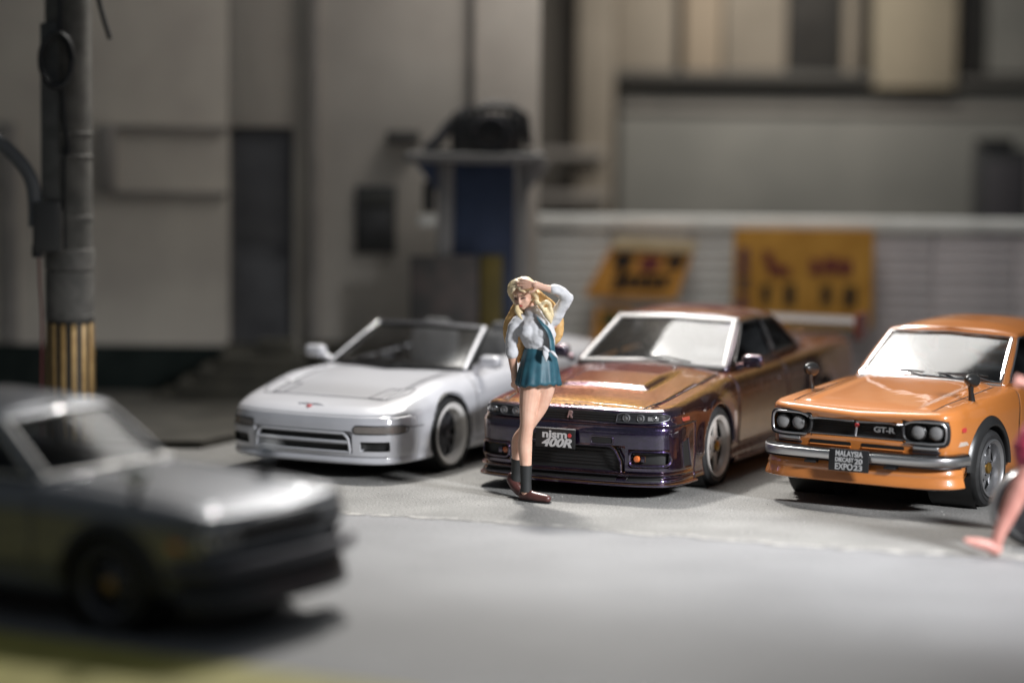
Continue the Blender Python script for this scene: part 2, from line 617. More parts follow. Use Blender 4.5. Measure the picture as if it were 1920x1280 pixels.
    # ---- greenhouse ------------------------------------------------------
    def greenhouse(self, g):
        """belt / roof loops: centre-front -> left side -> centre-rear, with named panels between"""
        root = self.root
        belt = [np.array(p, float) for p in g["belt"]]
        roof = [np.array(p, float) for p in g["roof"]]
        n = len(belt)
        panels = g["panels"]            # per interval: (kind, margins(l,r,b,t)) kind: windshield / side_window / rear_window / None
        bow = g.get("bow", 0.03)
        nz = 16
        frame = bmesh.new()
        def surf(i, s, w):
            a = belt[i] * (1 - s) + belt[i + 1] * s
            b = roof[i] * (1 - s) + roof[i + 1] * s
            if i == 0:                  # windscreen bows forward in plan
                c = 1 - s * s
                a = a + np.array([g["wbow"][0] * c, 0, 0]) - np.array([g["wbow"][0] * (1 - s), 0, 0])
                b = b + np.array([g["wbow"][1] * c, 0, 0]) - np.array([g["wbow"][1] * (1 - s), 0, 0])
            p = a * (1 - w) + b * w
            # tumblehome curvature
            out = np.array([0.3 if i == 0 else 0.0, 1.0 if i > 0 and i < n - 2 else 0.0, 0.25])
            return p + out * bow * 4 * w * (1 - w) * .5
        self.ghs = surf
        for i, (kind, mg) in enumerate(panels):
            L = np.linalg.norm(belt[i] - belt[i + 1])
            ns = max(4, int(L / 0.06))
            l, r, bt, tp = mg if mg else (0, 0, 0, 0)
            ss = sorted(set(np.linspace(0, 1, ns + 1)) | {l, 1 - r}) if kind else list(np.linspace(0, 1, ns + 1))
            ws = sorted(set(np.linspace(0, 1, nz + 1)) | {bt, 1 - tp}) if kind else list(np.linspace(0, 1, nz + 1))
            for sg in (1, -1):
                vs = [[frame.verts.new(surf(i, s, w) * np.array([1, sg, 1])) for w in ws] for s in ss]
                for a in range(len(ss) - 1):
                    for b in range(len(ws) - 1):
                        sm, wm = (ss[a] + ss[a + 1]) / 2, (ws[b] + ws[b + 1]) / 2
                        if kind and l < sm < 1 - r and bt < wm < 1 - tp: continue
                        frame.faces.new((vs[a][b], vs[a + 1][b], vs[a + 1][b + 1], vs[a][b + 1]))
            if kind:
                sides = ((1, -1),) if i in (0, n - 2) else ((1,), (-1,))
                for grp in sides:
                    bm = bmesh.new()
                    for sg in grp:
                        sA = np.linspace(l, 1 - r, 14); wA = np.linspace(bt, 1 - tp, 12)
                        vs = [[bm.verts.new((surf(i, s, w) - np.array([.0, .012 if 0 < i < n - 2 else 0, .006])) * np.array([1, sg, 1])) for w in wA] for s in sA]
                        for a in range(13):
                            for b in range(11):
                                bm.faces.new((vs[a][b], vs[a + 1][b], vs[a + 1][b + 1], vs[a][b + 1]))
                    bmesh.ops.remove_doubles(bm, verts=bm.verts[:], dist=1e-4)
                    go = bm_obj(kind, bm, g.get("glass", M_GLASS), root)
                    # trim round the glass
                    tm = g.get("trim") if i == 0 else g.get("side_trim", g.get("trim"))
                    if tm:
                        rad = g.get("trim_r", 0.011) if i == 0 else min(g.get("trim_r", .011), .012)
                        if len(grp) == 2:
                            loop = [surf(i, 1 - r, w) for w in np.linspace(bt, 1 - tp, 10)] + [surf(i, s, 1 - tp) for s in np.linspace(1 - r, 0, 10)[1:]]
                            lb = [surf(i, s, bt) for s in np.linspace(0, 1 - r, 10)]
                            full = lb + loop[1:] if i == 0 else lb + loop[1:]
                            mir = [p * np.array([1, -1, 1]) for p in full][::-1]
                            pts = full + mir[1:-1]
                        else:
                            sg = grp[0]
                            pts = ([surf(i, s, bt) for s in np.linspace(l, 1 - r, 8)] + [surf(i, 1 - r, w) for w in np.linspace(bt, 1 - tp, 8)][1:]
                                   + [surf(i, s, 1 - tp) for s in np.linspace(1 - r, l, 8)][1:] + [surf(i, l, w) for w in np.linspace(1 - tp, bt, 8)][1:-1])
                            pts = [p * np.array([1, sg, 1]) for p in pts]
                        tube("window_trim", [tuple(p + np.array([0, 0, .004])) for p in pts], rad, tm, go, n=6, closed=True)
        bmesh.ops.remove_doubles(frame, verts=frame.verts[:], dist=2e-4)
        fo = bm_obj("pillar_frame", frame, g.get("frame_mat", self.m), root, sharp=45)
        md = fo.modifiers.new("thickness", 'SOLIDIFY'); md.thickness = 0.03; md.offset = -1
        # roof skin
        if g.get("roof_skin", True):
            R = []
            for i in range(n - 1):
                m_ = 10
                for k in range(m_):
                    R.append(surf(i, k / m_, 1.0))
            R.append(surf(n - 2, 1.0, 1.0))
            R = np.array(R)
            zx = np.array(g["roof_centre"], float)
            o = np.argsort(zx[:, 0])
            nT = 18
            bm = bmesh.new()
            rows = []
            ex = g.get("edge_r", 0.03)
            for p in R:
                zc = np.interp(p[0], zx[o, 0], zx[o, 1])
                row = []
                for k in range(nT + 1):
                    t_ = k / nT
                    row.append((p[0], p[1] * (1 - t_), p[2] + (zc - p[2]) * (1 - (1 - t_) ** 2.6)))
                rows.append(row)
            for sg in (1, -1):
                vs = [[bm.verts.new((x, y * sg, z)) for x, y, z in r] for r in rows]
                for a in range(len(vs) - 1):
                    for b in range(nT):
                        try: bm.faces.new((vs[a][b], vs[a + 1][b], vs[a + 1][b + 1], vs[a][b + 1]))
                        except ValueError: pass
            bmesh.ops.remove_doubles(bm, verts=bm.verts[:], dist=2e-4)
            bmesh.ops.dissolve_degenerate(bm, dist=1e-5, edges=bm.edges[:])
            ro = bm_obj("roof", bm, self.m, root, sharp=60)
            md = ro.modifiers.new("thickness", 'SOLIDIFY'); md.thickness = 0.025; md.offset = -1

    def interior(self, x_dash, x_seat, y=0.36, zb=0.86, steer_left=False, rear=True, wheel_mat=None, belt=0.0):
        r = self.root
        d = box("dashboard", (x_dash, 0, zb - .10), (.34, 1.22, .22), M_INT, r, .06)
        tube("steering_wheel", [(x_dash - .30 + .06 * sin(a), (.36 if steer_left else -.36) + .18 * cos(a), zb - .03 + .17 * sin(a)) for a in np.linspace(0, 2 * pi, 24, endpoint=False)], .016, wheel_mat or M_BLACK, r, closed=True)
        for s in (-1, 1):
            bm = bmesh.new()
            bm_box(bm, (x_seat, y * s, .42), (.52, .48, .22), .08)
            bm_box(bm, (x_seat - .34, y * s, .72), (.16, .48, .62), .07, Matrix.Rotation(RAD(-14), 4, 'Y'))
            bm_box(bm, (x_seat - .42, y * s, 1.07 - belt), (.10, .28, .18), .045, Matrix.Rotation(RAD(-10), 4, 'Y'))
            bm_obj("seat", bm, M_SEAT, r)
        bm = bmesh.new()
        c0, c1, cy = self.sp["cabin"]
        bm_box(bm, ((c0 + c1) / 2, 0, .25), (c1 - c0 + .2, 1.5, .06), .01)
        if rear:
            bm_box(bm, (c0 + .22, 0, .60), (.3, 1.2, .5), .08)
        bm_obj("cabin_floor", bm, M_INT, r)

    def underbody(self, x0, x1, w, z0=.16, z1=.5):
        bm = bmesh.new()
        a = self.sp["arches"]
        bm_box(bm, ((x0 + x1) / 2, 0, (z0 + z1) / 2), (x1 - x0, w, z1 - z0), .03)
        bm_obj("chassis", bm, M_MESH, self.root)
        # wheel wells
        for ax, az, R in a:
            for s in (1, -1):
                y_in, y_out = s * (self.sp["well"][0]), s * (self.sp["well"][1])
                lathe("wheel_well", [(R + .012, y_out), (R + .012, y_in), (.05, y_in)], M_MESH, self.root, n=40, axis='Y', center=(ax, 0, az))

    # ---- wheels ------------------------------------------------------------
    def wheel(self, x, y_out, R, width, side, style, rim_r, steer=0.0):
        """y_out: y of the outer tyre face; side +1 left"""
        hub = bpy.data.objects.new("wheel", None)
        COL.objects.link(hub)
        hub.parent = self.root
        hub.location = (x, y_out * side, R)
        hub.rotation_euler = (0, 0, steer + (0 if side > 0 else pi))
        hub.empty_display_size = .1
        w = width
        b = .018
        prof = [(rim_r - .01, -w + .02), (rim_r + .03, -w + .004), (R - .045, -w), (R - .012, -w + .02), (R, -w + .05), (R, -.05), (R - .012, -.02), (R - .045, 0), (rim_r + .04, .002), (rim_r + .012, -.006), (rim_r - .004, -.016), (rim_r - .01, -.03)]
        tb = bmesh.new()
        bm_lathe(tb, prof, 64, 'Y')
        # tread grooves
        bm_obj("tyre", tb, M_RUBBER, hub, sharp=30)
        for k, yy in enumerate((-w * .3, -w * .5, -w * .7)):
            pass
        dish = style.get("dish", .05)
        lipm = style["lip"]; spm = style["spoke"]
        lw = style.get("lip_w", .022)
        rim = lathe("rim", [(rim_r + .006, -.012), (rim_r + .004, .004), (rim_r - .006, .006), (rim_r - lw * .55, -.004), (rim_r - lw, -.012), (rim_r - lw - .012, -dish)], lipm, hub, n=72, sharp=25)
        lathe("barrel", [(rim_r - lw - .0125, -dish), (rim_r - lw - .02, -w * .62), (.03, -w * .62)], M_MESH, hub, n=40)
        if style.get("disc", True):
            lathe("brake_disc", [(rim_r * .70, -dish - .065), (rim_r * .70, -dish - .05), (rim_r * .28, -dish - .05)], M_GUN, hub, n=48)
        n = style["n"]
        r1 = rim_r - lw - .008
        for k in range(n):
            a = 2 * pi * k / n + style.get("phase", pi / 2)
            if style.get("double"):
                offs = (-style["double"], style["double"])
            else:
                offs = (0,)
            bm = bmesh.new()
            for of in offs:
                pts, rad = [], []
                w0, w1 = style["w0"], style["w1"]
                th = .022
                rows = []
                rr0 = style.get("r0", .045)
                for i in range(7):
                    f = i / 6
                    r_ = rr0 + (r1 - rr0) * f
                    yd = -dish * (1 - style.get("conv", 0)) * (0.55 + .45 * f) if False else -dish * (style.get("y0", .7) * (1 - f) + style.get("y1", 1.0) * f) + style.get("bulge", 0) * 4 * f * (1 - f)
                    ww = (w0 * (1 - f) + w1 * f) * .5
                    if style.get("waist"): ww *= 1 - style["waist"] * 4 * f * (1 - f)
                    aa = a + of * (1 - style.get("dconv", 0) * (1 - f))
                    c_ = Vector((cos(aa) * r_, 0, sin(aa) * r_)); tg = Vector((-sin(aa), 0, cos(aa)))
                    Y = Vector((0, 1, 0))
                    rows.append([bm.verts.new(c_ + tg * ww + Y * (yd - th)), bm.verts.new(c_ + tg * ww + Y * (yd - .006)), bm.verts.new(c_ + tg * (ww * .72) + Y * yd),
                                 bm.verts.new(c_ - tg * (ww * .72) + Y * yd), bm.verts.new(c_ - tg * ww + Y * (yd - .006)), bm.verts.new(c_ - tg * ww + Y * (yd - th))])
                for A, B in zip(rows[:-1], rows[1:]):
                    for q in range(6):
                        bm.faces.new((A[q], A[(q + 1) % 6], B[(q + 1) % 6], B[q]))
                bm.faces.new(rows[0]); bm.faces.new(rows[-1][::-1])
            bm_obj("spoke", bm, spm, hub, sharp=30)
        hr = style.get("hub_r", .07)
        yh = -dish * style.get("y0", .7)
        lathe("hub", [(hr + .012, yh - .03), (hr + .01, yh - .004), (hr - .004, yh + .006), (hr * .6, yh + .008), (hr * .55, yh + .002), (.0, yh + .002)], spm, hub, n=32)
        lathe("centre_cap", [(hr * .50, yh), (hr * .48, yh + .022), (hr * .3, yh + .03), (0, yh + .031)], style.get("cap", M_GUN), hub, n=24)
        if style.get("nuts"):
            for k in range(style["nuts"]):
                a = 2 * pi * (k + .5) / style["nuts"]
                lathe("wheel_nut", [(.012, yh), (.012, yh + .016), (.006, yh + .02), (0, yh + .02)], style.get("nutm", M_GUN), hub, n=6, center=(cos(a) * hr * .74, 0, sin(a) * hr * .74))
        return hub

    def plate(self, loc, size, m=M_BLACK, name="number_plate", rot=None):
        return box(name, loc, (.012, size[0], size[1]), m, self.root, .004, rot)

def text_mesh(name, body, size, loc, m, parent, face='F', shear=0.0, bold=0.0, sx=1.0, depth=.003, align='CENTER', rot=None, space=1.0, width=None):
    cu = bpy.data.curves.new(name, 'FONT')
    cu.body = body
    cu.size = size
    cu.align_x = align
    cu.align_y = 'CENTER'
    cu.shear = shear
    cu.offset = bold
    cu.extrude = depth
    cu.space_character = space
    tmp = bpy.data.objects.new(name, cu)
    COL.objects.link(tmp)
    dg = bpy.context.evaluated_depsgraph_get()
    me = bpy.data.meshes.new_from_object(tmp.evaluated_get(dg))
    bpy.data.objects.remove(tmp)
    bpy.data.curves.remove(cu)
    if width:
        co = np.array([v.co[:] for v in me.vertices]); sx = width / (co[:, 0].max() - co[:, 0].min())
    if face == 'F':      # reads from +x : text right = +y
        R = Matrix(((0, 0, 1, 0), (1, 0, 0, 0), (0, 1, 0, 0), (0, 0, 0, 1)))
    else:                # reads from -y : text right = +x
        R = Matrix(((1, 0, 0, 0), (0, 0, -1, 0), (0, 1, 0, 0), (0, 0, 0, 1)))
    me.transform(Matrix.Translation(loc) @ (rot if rot is not None else Matrix.Identity(4)) @ R @ Matrix.Diagonal((sx, 1, 1, 1)))
    return obj_from(name, me, m, parent, smooth=False)

def rrect(cx, cy, w, h, r, n=5, skew=0.0):
    out = []
    for (sx, sy, a0) in ((1, 1, 0), (-1, 1, 90), (-1, -1, 180), (1, -1, 270)):
        for k in range(n + 1):
            a = RAD(a0 + 90 * k / n)
            y = cy + sy * (h / 2 - r) + r * sin(a)
            out.append((cx + sx * (w / 2 - r) + r * cos(a) + skew * (y - cy), y))
    return out
def mirror_poly(P): return [(-a, b) for a, b in P]
def flare_strip(car, ax, az, r0, r1, y0, bulge, m, side, a0=-8, a1=188, lip=.04, name="fender_flare"):
    """wide arch lip round a wheel opening"""
    bm = bmesh.new()
    prof = [(r1, 0.0), (r1 - (r1 - r0) * .25, bulge * .55), (r1 - (r1 - r0) * .6, bulge * .92), (r0 + .012, bulge), (r0, bulge - .012), (r0 - .002, -lip)]
    prof = [tuple(p) for p in chaikin(prof, 2)]
    prev = None
    for k in range(41):
        f = k / 40
        a = RAD(a0 + (a1 - a0) * f)
        ring = []
        for r, b in prof:
            x, z = ax + r * cos(a), az + r * sin(a)
            ring.append(bm.verts.new((x, side * (y0 + b), z)))
        if prev:
            for q in range(len(ring) - 1):
                bm.faces.new((prev[q], prev[q + 1], ring[q + 1], ring[q]))
        prev = ring
    return bm_obj(name, bm, m, car.root, sharp=40)
# ================================================================== orange classic coupe
def yaw_front(deg):
    a = RAD(deg)
    return (-sin(a), -cos(a))

def shape_hako(G, M):
    x, y, z = G[:, :, 0].copy(), G[:, :, 1].copy(), G[:, :, 2].copy()
    # raised panel in the bonnet
    top = np.arange(G.shape[1])[None] >= M
    hb = np.exp(-((np.abs(y) - .50) / .035) ** 2) * .010 * (x < .5) * (x > -.75) * top
    G[:, :, 2] = G[:, :, 2] + hb
    return G

def recess_hako(G, M):
    x, y, z = G[:, :, 0].copy(), G[:, :, 1].copy(), G[:, :, 2].copy()
    pod = (y > .40) & (y < .735) & (z > .555) & (z < .725)
    mid = (y <= .42) & (z > .565) & (z < .695)
    front = x > .38
    G[:, :, 0] = np.where((pod | mid) & front, x - .055, x)
    return G

hako = dict(
    outline=[(.66, 0), (.655, .35), (.635, .62), (.60, .725), (.50, .785), (.25, .80), (-.6, .805), (-1.6, .805), (-2.6, .80), (-3.2, .78), (-3.5, .73), (-3.6, .6), (-3.63, 0)],
    profiles=[
        (0, [(.10, .26), (.06, .32), (.035, .40), (.02, .50), (.012, .555), (.03, .60), (.03, .66), (.0, .712), (-.012, .738), (.015, .768), (.07, .778)]),
        (2.0, [(.10, .26), (.06, .32), (.035, .40), (.02, .50), (.012, .545), (.02, .60), (.02, .67), (.0, .735), (-.01, .765), (.015, .792), (.07, .800)]),
        (3.2, [(.10, .26), (.05, .32), (.03, .40), (.015, .50), (.008, .545), (.0, .60), (.0, .67), (.0, .735), (.005, .772), (.03, .795), (.08, .806)]),
        (5.0, [(.06, .24), (.02, .30), (.01, .38), (.005, .46), (.0, .55), (.0, .62), (.0, .70), (.008, .76), (.02, .795), (.05, .822), (.10, .834)]),
        (6.0, [(.04, .20), (.01, .26), (.004, .36), (.0, .46), (.0, .55), (.0, .64), (.0, .73), (.01, .79), (.02, .83), (.045, .862), (.09, .876)]),
        (8.0, [(.04, .20), (.01, .26), (.004, .36), (.0, .46), (.0, .55), (.0, .64), (.0, .74), (.01, .80), (.02, .85), (.045, .885), (.09, .90)]),
        (10.3, [(.10, .26), (.05, .32), (.03, .40), (.015, .50), (.01, .55), (.0, .62), (.0, .70), (.01, .78), (.02, .82), (.045, .86), (.09, .875)]),
        (12.0, [(.10, .26), (.05, .32), (.03, .40), (.015, .50), (.01, .55), (.0, .62), (.0, .70), (.01, .78), (.02, .82), (.045, .86), (.09, .875)]),
    ],
    centre=[(.66, .782), (.45, .812), (0, .862), (-.62, .925), (-2.9, .95), (-3.3, .935), (-3.63, .88)],
    arches=[(-.10, .30, .345), (-2.62, .30, .345)], arch_y=.55, well=(.42, .80),
    cabin=(-2.85, -.66, .62), hood=(-.60, .56, .60), door=(-1.75, -.72, .30), trunk=(-3.5, -3.05, .55),
    psmooth=10, round=3, sub=6, shape=shape_hako, recess=recess_hako)

def cone_mirror(car, x, y, m=M_SATIN):
    """black fender mirror on a stalk"""
    z = car.pz(x, y) or .84
    r = car.root
    head = bmesh.new()
    ax = Vector((.95, 0, .16)).normalized()
    pts = [Vector((x, y, z + .165)) + ax * t for t in (-.066, -.062, -.026, .018, .058, .076, .081)]
    bm_tube(head, pts, [.047, .055, .057, .050, .032, .015, .004], 18)
    stalk = bmesh.new()
    bm_tube(stalk, [(x - .03, y, z - .01), (x - .025, y, z + .02), (x - .01, y, z + .07), (x, y, z + .14)], [.030, .026, .020, .026], 12)
    o = bm_obj("fender_mirror", head, m, r, sharp=50)
    bm_obj("mirror_stalk", stalk, M_SATIN, o, sharp=50)
    b = lathe("mirror_glass", [(.048, 0), (.0, .0)], M_CHROME, o, n=18, axis='X', center=(0, 0, 0))
    b.matrix_local = Matrix.Translation(Vector((x, y, z + .165)) - ax * .0675)
    return o

def sweep_bar(name, path, prof, m, parent, sharp=30):
    """prof (n,z) swept along a plan path with its outward normal"""
    P = np.array(path, float)
    t = np.gradient(P, axis=0); t /= np.linalg.norm(t, axis=1)[:, None]
    nrm = np.stack([t[:, 1], -t[:, 0]], 1)
    if nrm[len(P) // 2, 0] < 0: nrm = -nrm
    bm = bmesh.new()
    rings = [[bm.verts.new((p[0] + q[0] * a, p[1] + q[1] * a, z)) for a, z in prof] for p, q in zip(P, nrm)]
    k = len(prof)
    for A, B in zip(rings[:-1], rings[1:]):
        for i in range(k):
            bm.faces.new((A[i], A[(i + 1) % k], B[(i + 1) % k], B[i]))
    bm.faces.new(rings[0]); bm.faces.new(rings[-1][::-1])
    return bm_obj(name, bm, m, parent, sharp=sharp)

def sym_path(half, per=8):
    h = [np.array(p, float) for p in half]
    full = [p * np.array([1, -1]) for p in h[::-1]] + h[1:]
    return catmull(full, per)

def build_orange(loc, deg):
    c = Car(hako, "coupe", "orange boxy coupe with black fender mirrors, a chrome bumper and a black expo plate", loc, yaw_front(deg), M_ORANGE, group="cars parked in the row")
    r = c.root
    c.greenhouse(dict(
        belt=[(-.64, 0, .910), (-.72, .665, .885), (-1.72, .70, .905), (-2.45, .69, .915), (-2.78, .62, .925), (-2.98, 0, .945)],
        roof=[(-1.15, 0, 1.285), (-1.20, .565, 1.262), (-1.72, .565, 1.275), (-2.22, .56, 1.265), (-2.36, .52, 1.262), (-2.48, 0, 1.285)],
        panels=[("windshield", (0, .055, .05, .07)), ("side_window", (.07, .04, .04, .09)), ("side_window", (.04, .12, .04, .10)), (None, None), ("rear_window", (.10, 0, .08, .10))],
        wbow=(.055, .045), bow=.02, trim=M_CHROME, trim_r=.0125, roof_centre=[(-1.08, 1.285), (-1.4, 1.345), (-1.8, 1.362), (-2.2, 1.335), (-2.5, 1.285)]))
    c.interior(-.92, -1.62, steer_left=False, zb=.90)
    c.underbody(-3.3, .45, 1.2)
    st = dict(n=8, w0=.046, w1=.040, dish=.075, y0=.62, y1=1.0, hub_r=.088, r0=.07, lip=M_ALU, spoke=M_ALU, cap=M_GOLD, nuts=4, lip_w=.028)
    for x in (-.10, -2.62):
        for s in (1, -1):
            c.wheel(x, .835, .305, .24, s, st, .225)
        c2 = x
    for s in (1, -1):
        for ax in (-.10, -2.62):
            flare_strip(c, ax, .30, .335, .425, .798, .046, M_SATIN, s, 2, 178)
    # grille: black mesh, chrome rims, lamps
    full = [(-.735, .55), (-.44, .55), (-.40, .567), (.40, .567), (.44, .55), (.735, .55), (.752, .60), (.752, .68), (.725, .728), (.50, .738), (.43, .716), (.38, .694), (-.38, .694), (-.43, .716), (-.50, .738), (-.725, .728), (-.752, .68), (-.752, .60)]
    gr = c.patch("grille", full, 'F', M_MESH, off=.004, depth=.05, nx=60, ny=8)
    for k in range(7):
        z = .578 + k * .0185
        c.line("grille_bar", [(-.40, z), (.40, z)], 'F', M_MESH, .004, .010, parent=gr)
    rim_c = [(-.40, .694), (-.01, .694)]
    c.line("grille_trim", [(-.395, .692), (-.012, .692)], 'F', M_BRUSHED, .0065, .056, parent=gr)
    c.line("grille_trim", [(.012, .692), (.395, .692)], 'F', M_BRUSHED, .0065, .056, parent=gr)
    c.line("grille_trim", [(-.40, .570), (.40, .570)], 'F', M_BRUSHED, .0065, .056, parent=gr)
    for s in (1, -1):
        loop = [(s * a, b) for a, b in [(.425, .558), (.715, .556), (.742, .585), (.744, .675), (.722, .715), (.68, .724), (.52, .727), (.45, .716), (.415, .695)]]
        loop = [tuple(p) for p in chaikin(loop, 2)]
        out = [(x_, y_) for x_, y_ in loop]
        # pods stand out to the plane of the bonnet lip
        pts = []
        for a, b in resample(out, 60):
            xx = .648 - .045 * max(0, (abs(a) - .58) / .17) ** 1.6
            pts.append((xx, a, b))
        surround = tube("lamp_surround", pts, .0095, M_BRUSHED, r, n=8)
        back = []
        for a, b in resample(chaikin([(s * p, q) for p, q in [(.40, .545), (.735, .543), (.757, .58), (.757, .69), (.735, .732), (.50, .741), (.42, .722), (.39, .70)]], 2, True), 60):
            xx = .636 - .045 * max(0, (abs(a) - .58) / .17) ** 1.6
            back.append((xx, a, b))
        tube("lamp_gasket", back, .014, M_BLACK, r, n=8, closed=True)
        for yy in (.512, .655):
            hl = bmesh.new()
            x0 = .615 - .02 * max(0, (yy - .55) / .15)
            prof = [(.066, -.05), (.066, .0), (.060, .008), (.056, .004)]
            bm_lathe(hl, prof, 36, 'X', (x0, s * yy, .640))
            ring = bm_obj("headlight", hl, M_SATIN, r)
            lens = lathe("headlight_lens", [(.057, .0), (.052, .014), (.038, .023), (.02, .028), (0, .029)], M_LENS_W, ring, n=32, axis='X', center=(x0, s * yy, .640))
    # badge and lettering in the grille
    bd = tube("badge_bar", [(c.px(0, .575) + .06, -.006, .572), (c.px(0, .62) + .06, -.004, .62), (c.px(0, .66) + .06, .004, .662), (c.px(0, .66) + .06, .006, .69)], .011, M_BRUSHED, gr)
    lathe("badge_disc", [(.018, 0), (.016, .010), (0, .012)], M_RED, bd, n=16, axis='X', center=(c.px(0, .66) + .062, .004, .660))
    text_mesh("grille_lettering", "GT-R", .060, (c.px(.21, .63) + .015, .215, .630), M_BRUSHED, gr, sx=1.40, bold=.002, depth=.006, space=.9)
    # lower slots, turn lamps
    for s in (1, -1):
        c.patch("air_slot", rrect(s * .225, .505, .36, .034, .012), 'F', M_MESH, off=.003)
        c.line("slot_lip", [(s * .05, .485), (s * .40, .485)], 'F', M_ORANGE, .007, .004)
        tl = c.patch("turn_lamp", rrect(s * .585, .517, .20, .036, .008), 'F', M_BRUSHED, off=.016, bulge=.006)
        c.patch("lamp_plinth", rrect(s * .585, .490, .22, .018, .006), 'F', M_GUN, off=.010)
    # bumper
    pth = sym_path([(.745, 0), (.735, .40), (.70, .65), (.65, .745), (.56, .805), (.42, .845)])
    prof = [(-.035, .462), (.016, .461), (.026, .457), (.030, .450), (.028, .398), (.022, .391), (.0, .388), (-.03, .390)]
    bu = sweep_bar("front_bumper", pth, prof, M_BRUSHED, r, 50)
    sweep_bar("bumper_top", pth, [(-.05, .478), (.004, .478), (.018, .472), (.018, .463), (-.05, .463)], mat("dark_chrome_trim", (.16, .16, .165), .2, 1.0), bu, 50)
    sweep_bar("bumper_lip", pth, [(-.03, .386), (.014, .385), (.018, .377), (-.03, .374)], M_BLACK, bu, 50)
    for s in (1, -1):
        box("bumper_bracket", (.70, s * .34, .36), (.12, .10, .02), M_BLACK, bu, .004)
    # plate
    zp = .398
    pl = box("number_plate", (.792, .012, zp), (.014, .345, .172), M_BLACK, r, .006, Matrix.Rotation(RAD(-4), 4, 'Y'))
    rot = Matrix.Rotation(RAD(-4), 4, 'Y')
    for body, sz, y0, z0, wd in (("MALAYSIA", .060, -.115, .050, .232), ("DIECAST", .046, -.115, .002, .158), ("20", .058, .052, -.004, .066), ("EXPO", .070, -.115, -.052, .150), ("23", .058, .045, -.054, .073)):
        text_mesh("plate_lettering", body, sz, (.8005 - .07 * z0, .012 + y0, zp + z0), M_TEXT, pl, width=wd, bold=.0014, depth=.001, align='LEFT', rot=rot)
    # air dam
    pd = sym_path([(.66, 0), (.655, .40), (.62, .62), (.55, .74), (.46, .775)])
    dam = sweep_bar("air_dam", pd, [tuple(p) for p in chaikin([(-.06, .425), (.01, .415), (.05, .36), (.066, .315), (.06, .30), (.085, .235), (.085, .215), (.04, .205), (-.06, .20)], 1, True)], M_ORANGE, r, 40)
    # shut lines, drip lines, wipers
    c.line("bonnet_gap", [(.545, -.59), (.52, -.60), (-.60, -.62)], 'T', M_BLACK, .0045, -.001)
    c.line("bonnet_gap", [(.545, .59), (.52, .60), (-.60, .62)], 'T', M_BLACK, .0045, -.001)
    for s in ('L', 'R'):
        c.line("door_gap", [(-.72, .85), (-.70, .60), (-.72, .30)], s, M_BLACK, .004, -.001)
        c.line("door_gap", [(-1.75, .86), (-1.75, .55), (-1.74, .30)], s, M_BLACK, .004, -.001)
        c.line("side_trim", [(-.62, .42), (-1.6, .42), (-2.3, .42)], s, M_BRUSHED, .007, .004)
        c.patch("door_handle", rrect(-1.62, .74, .12, .03, .01), s, M_CHROME, .02)
        sg = 1 if s == 'L' else -1
        ml = c.patch("side_marker", rrect(.40, .655, .07, .035, .012), s, M_RED, .008)
        c.patch("fender_scoop", [(.30, .53), (.47, .53), (.45, .565), (.34, .560)], s, mat("pale_reflector", (.5, .42, .36), .3), .004)
    for s, (ya, yb) in ((1, (-.46, .02)), (-1, (.10, .58))):
        x0, x1 = -.63, -.70
        tube("wiper", [(-.60, yb, .935), (-.655, (ya + yb) / 2 + .05, .965), (-.70, ya, .955)], .007, M_GUN, r, n=6)
        tube("wiper_blade", [(-.67, (ya + yb) / 2 + .2, .962), (-.685, (ya + yb) / 2 - .0, .972), (-.73, ya - .06, .955)], .008, M_BLACK, r, n=6)
    tube("cowl_strip", [(-.59 - .12 * (y / .64) ** 2, y, .918 - .03 * (y / .64) ** 2) for y in np.linspace(-.64, .64, 15)], .012, M_BRUSHED, r)
    cone_mirror(c, .06, -.70)
    cone_mirror(c, .06, .70)
    return c

# ================================================================== purple-copper coupe
def shape_r33(G, M):
    x, y, z = G[:, :, 0].copy(), G[:, :, 1].copy(), G[:, :, 2].copy()
    nv = G.shape[1]
    side = np.arange(nv)[None] < M
    top = ~side
    front = x > .45
    # bonnet power bulge
    b = np.clip((.40 - np.abs(y)) / .04, 0, 1) * np.clip((.34 - x) / .05, 0, 1) * np.clip((x + .62) / .5, 0, 1)
    G[:, :, 2] = np.where(top, G[:, :, 2] + b * .030, G[:, :, 2])
    # blistered fenders
    for ax in (-.08, -2.72):
        d = np.hypot(x - ax, z - .33)
        f = np.exp(-((d - .36) / .10) ** 2) * side * (z > .3)
        G[:, :, 1] = G[:, :, 1] + f * .022 * (y > .6)
    return G

def recess_r33(G, M):
    x, y, z = G[:, :, 0].copy(), G[:, :, 1].copy(), G[:, :, 2].copy()
    side = np.arange(G.shape[1])[None] < M
    front = x > .45
    low = side & front & (y < .47) & (z > .215) & (z < .425)
    fog = side & front & (y > .53) & (y < .80) & (z > .275) & (z < .385)
    G[:, :, 0] = np.where(low | fog, x - .06, x)
    return G

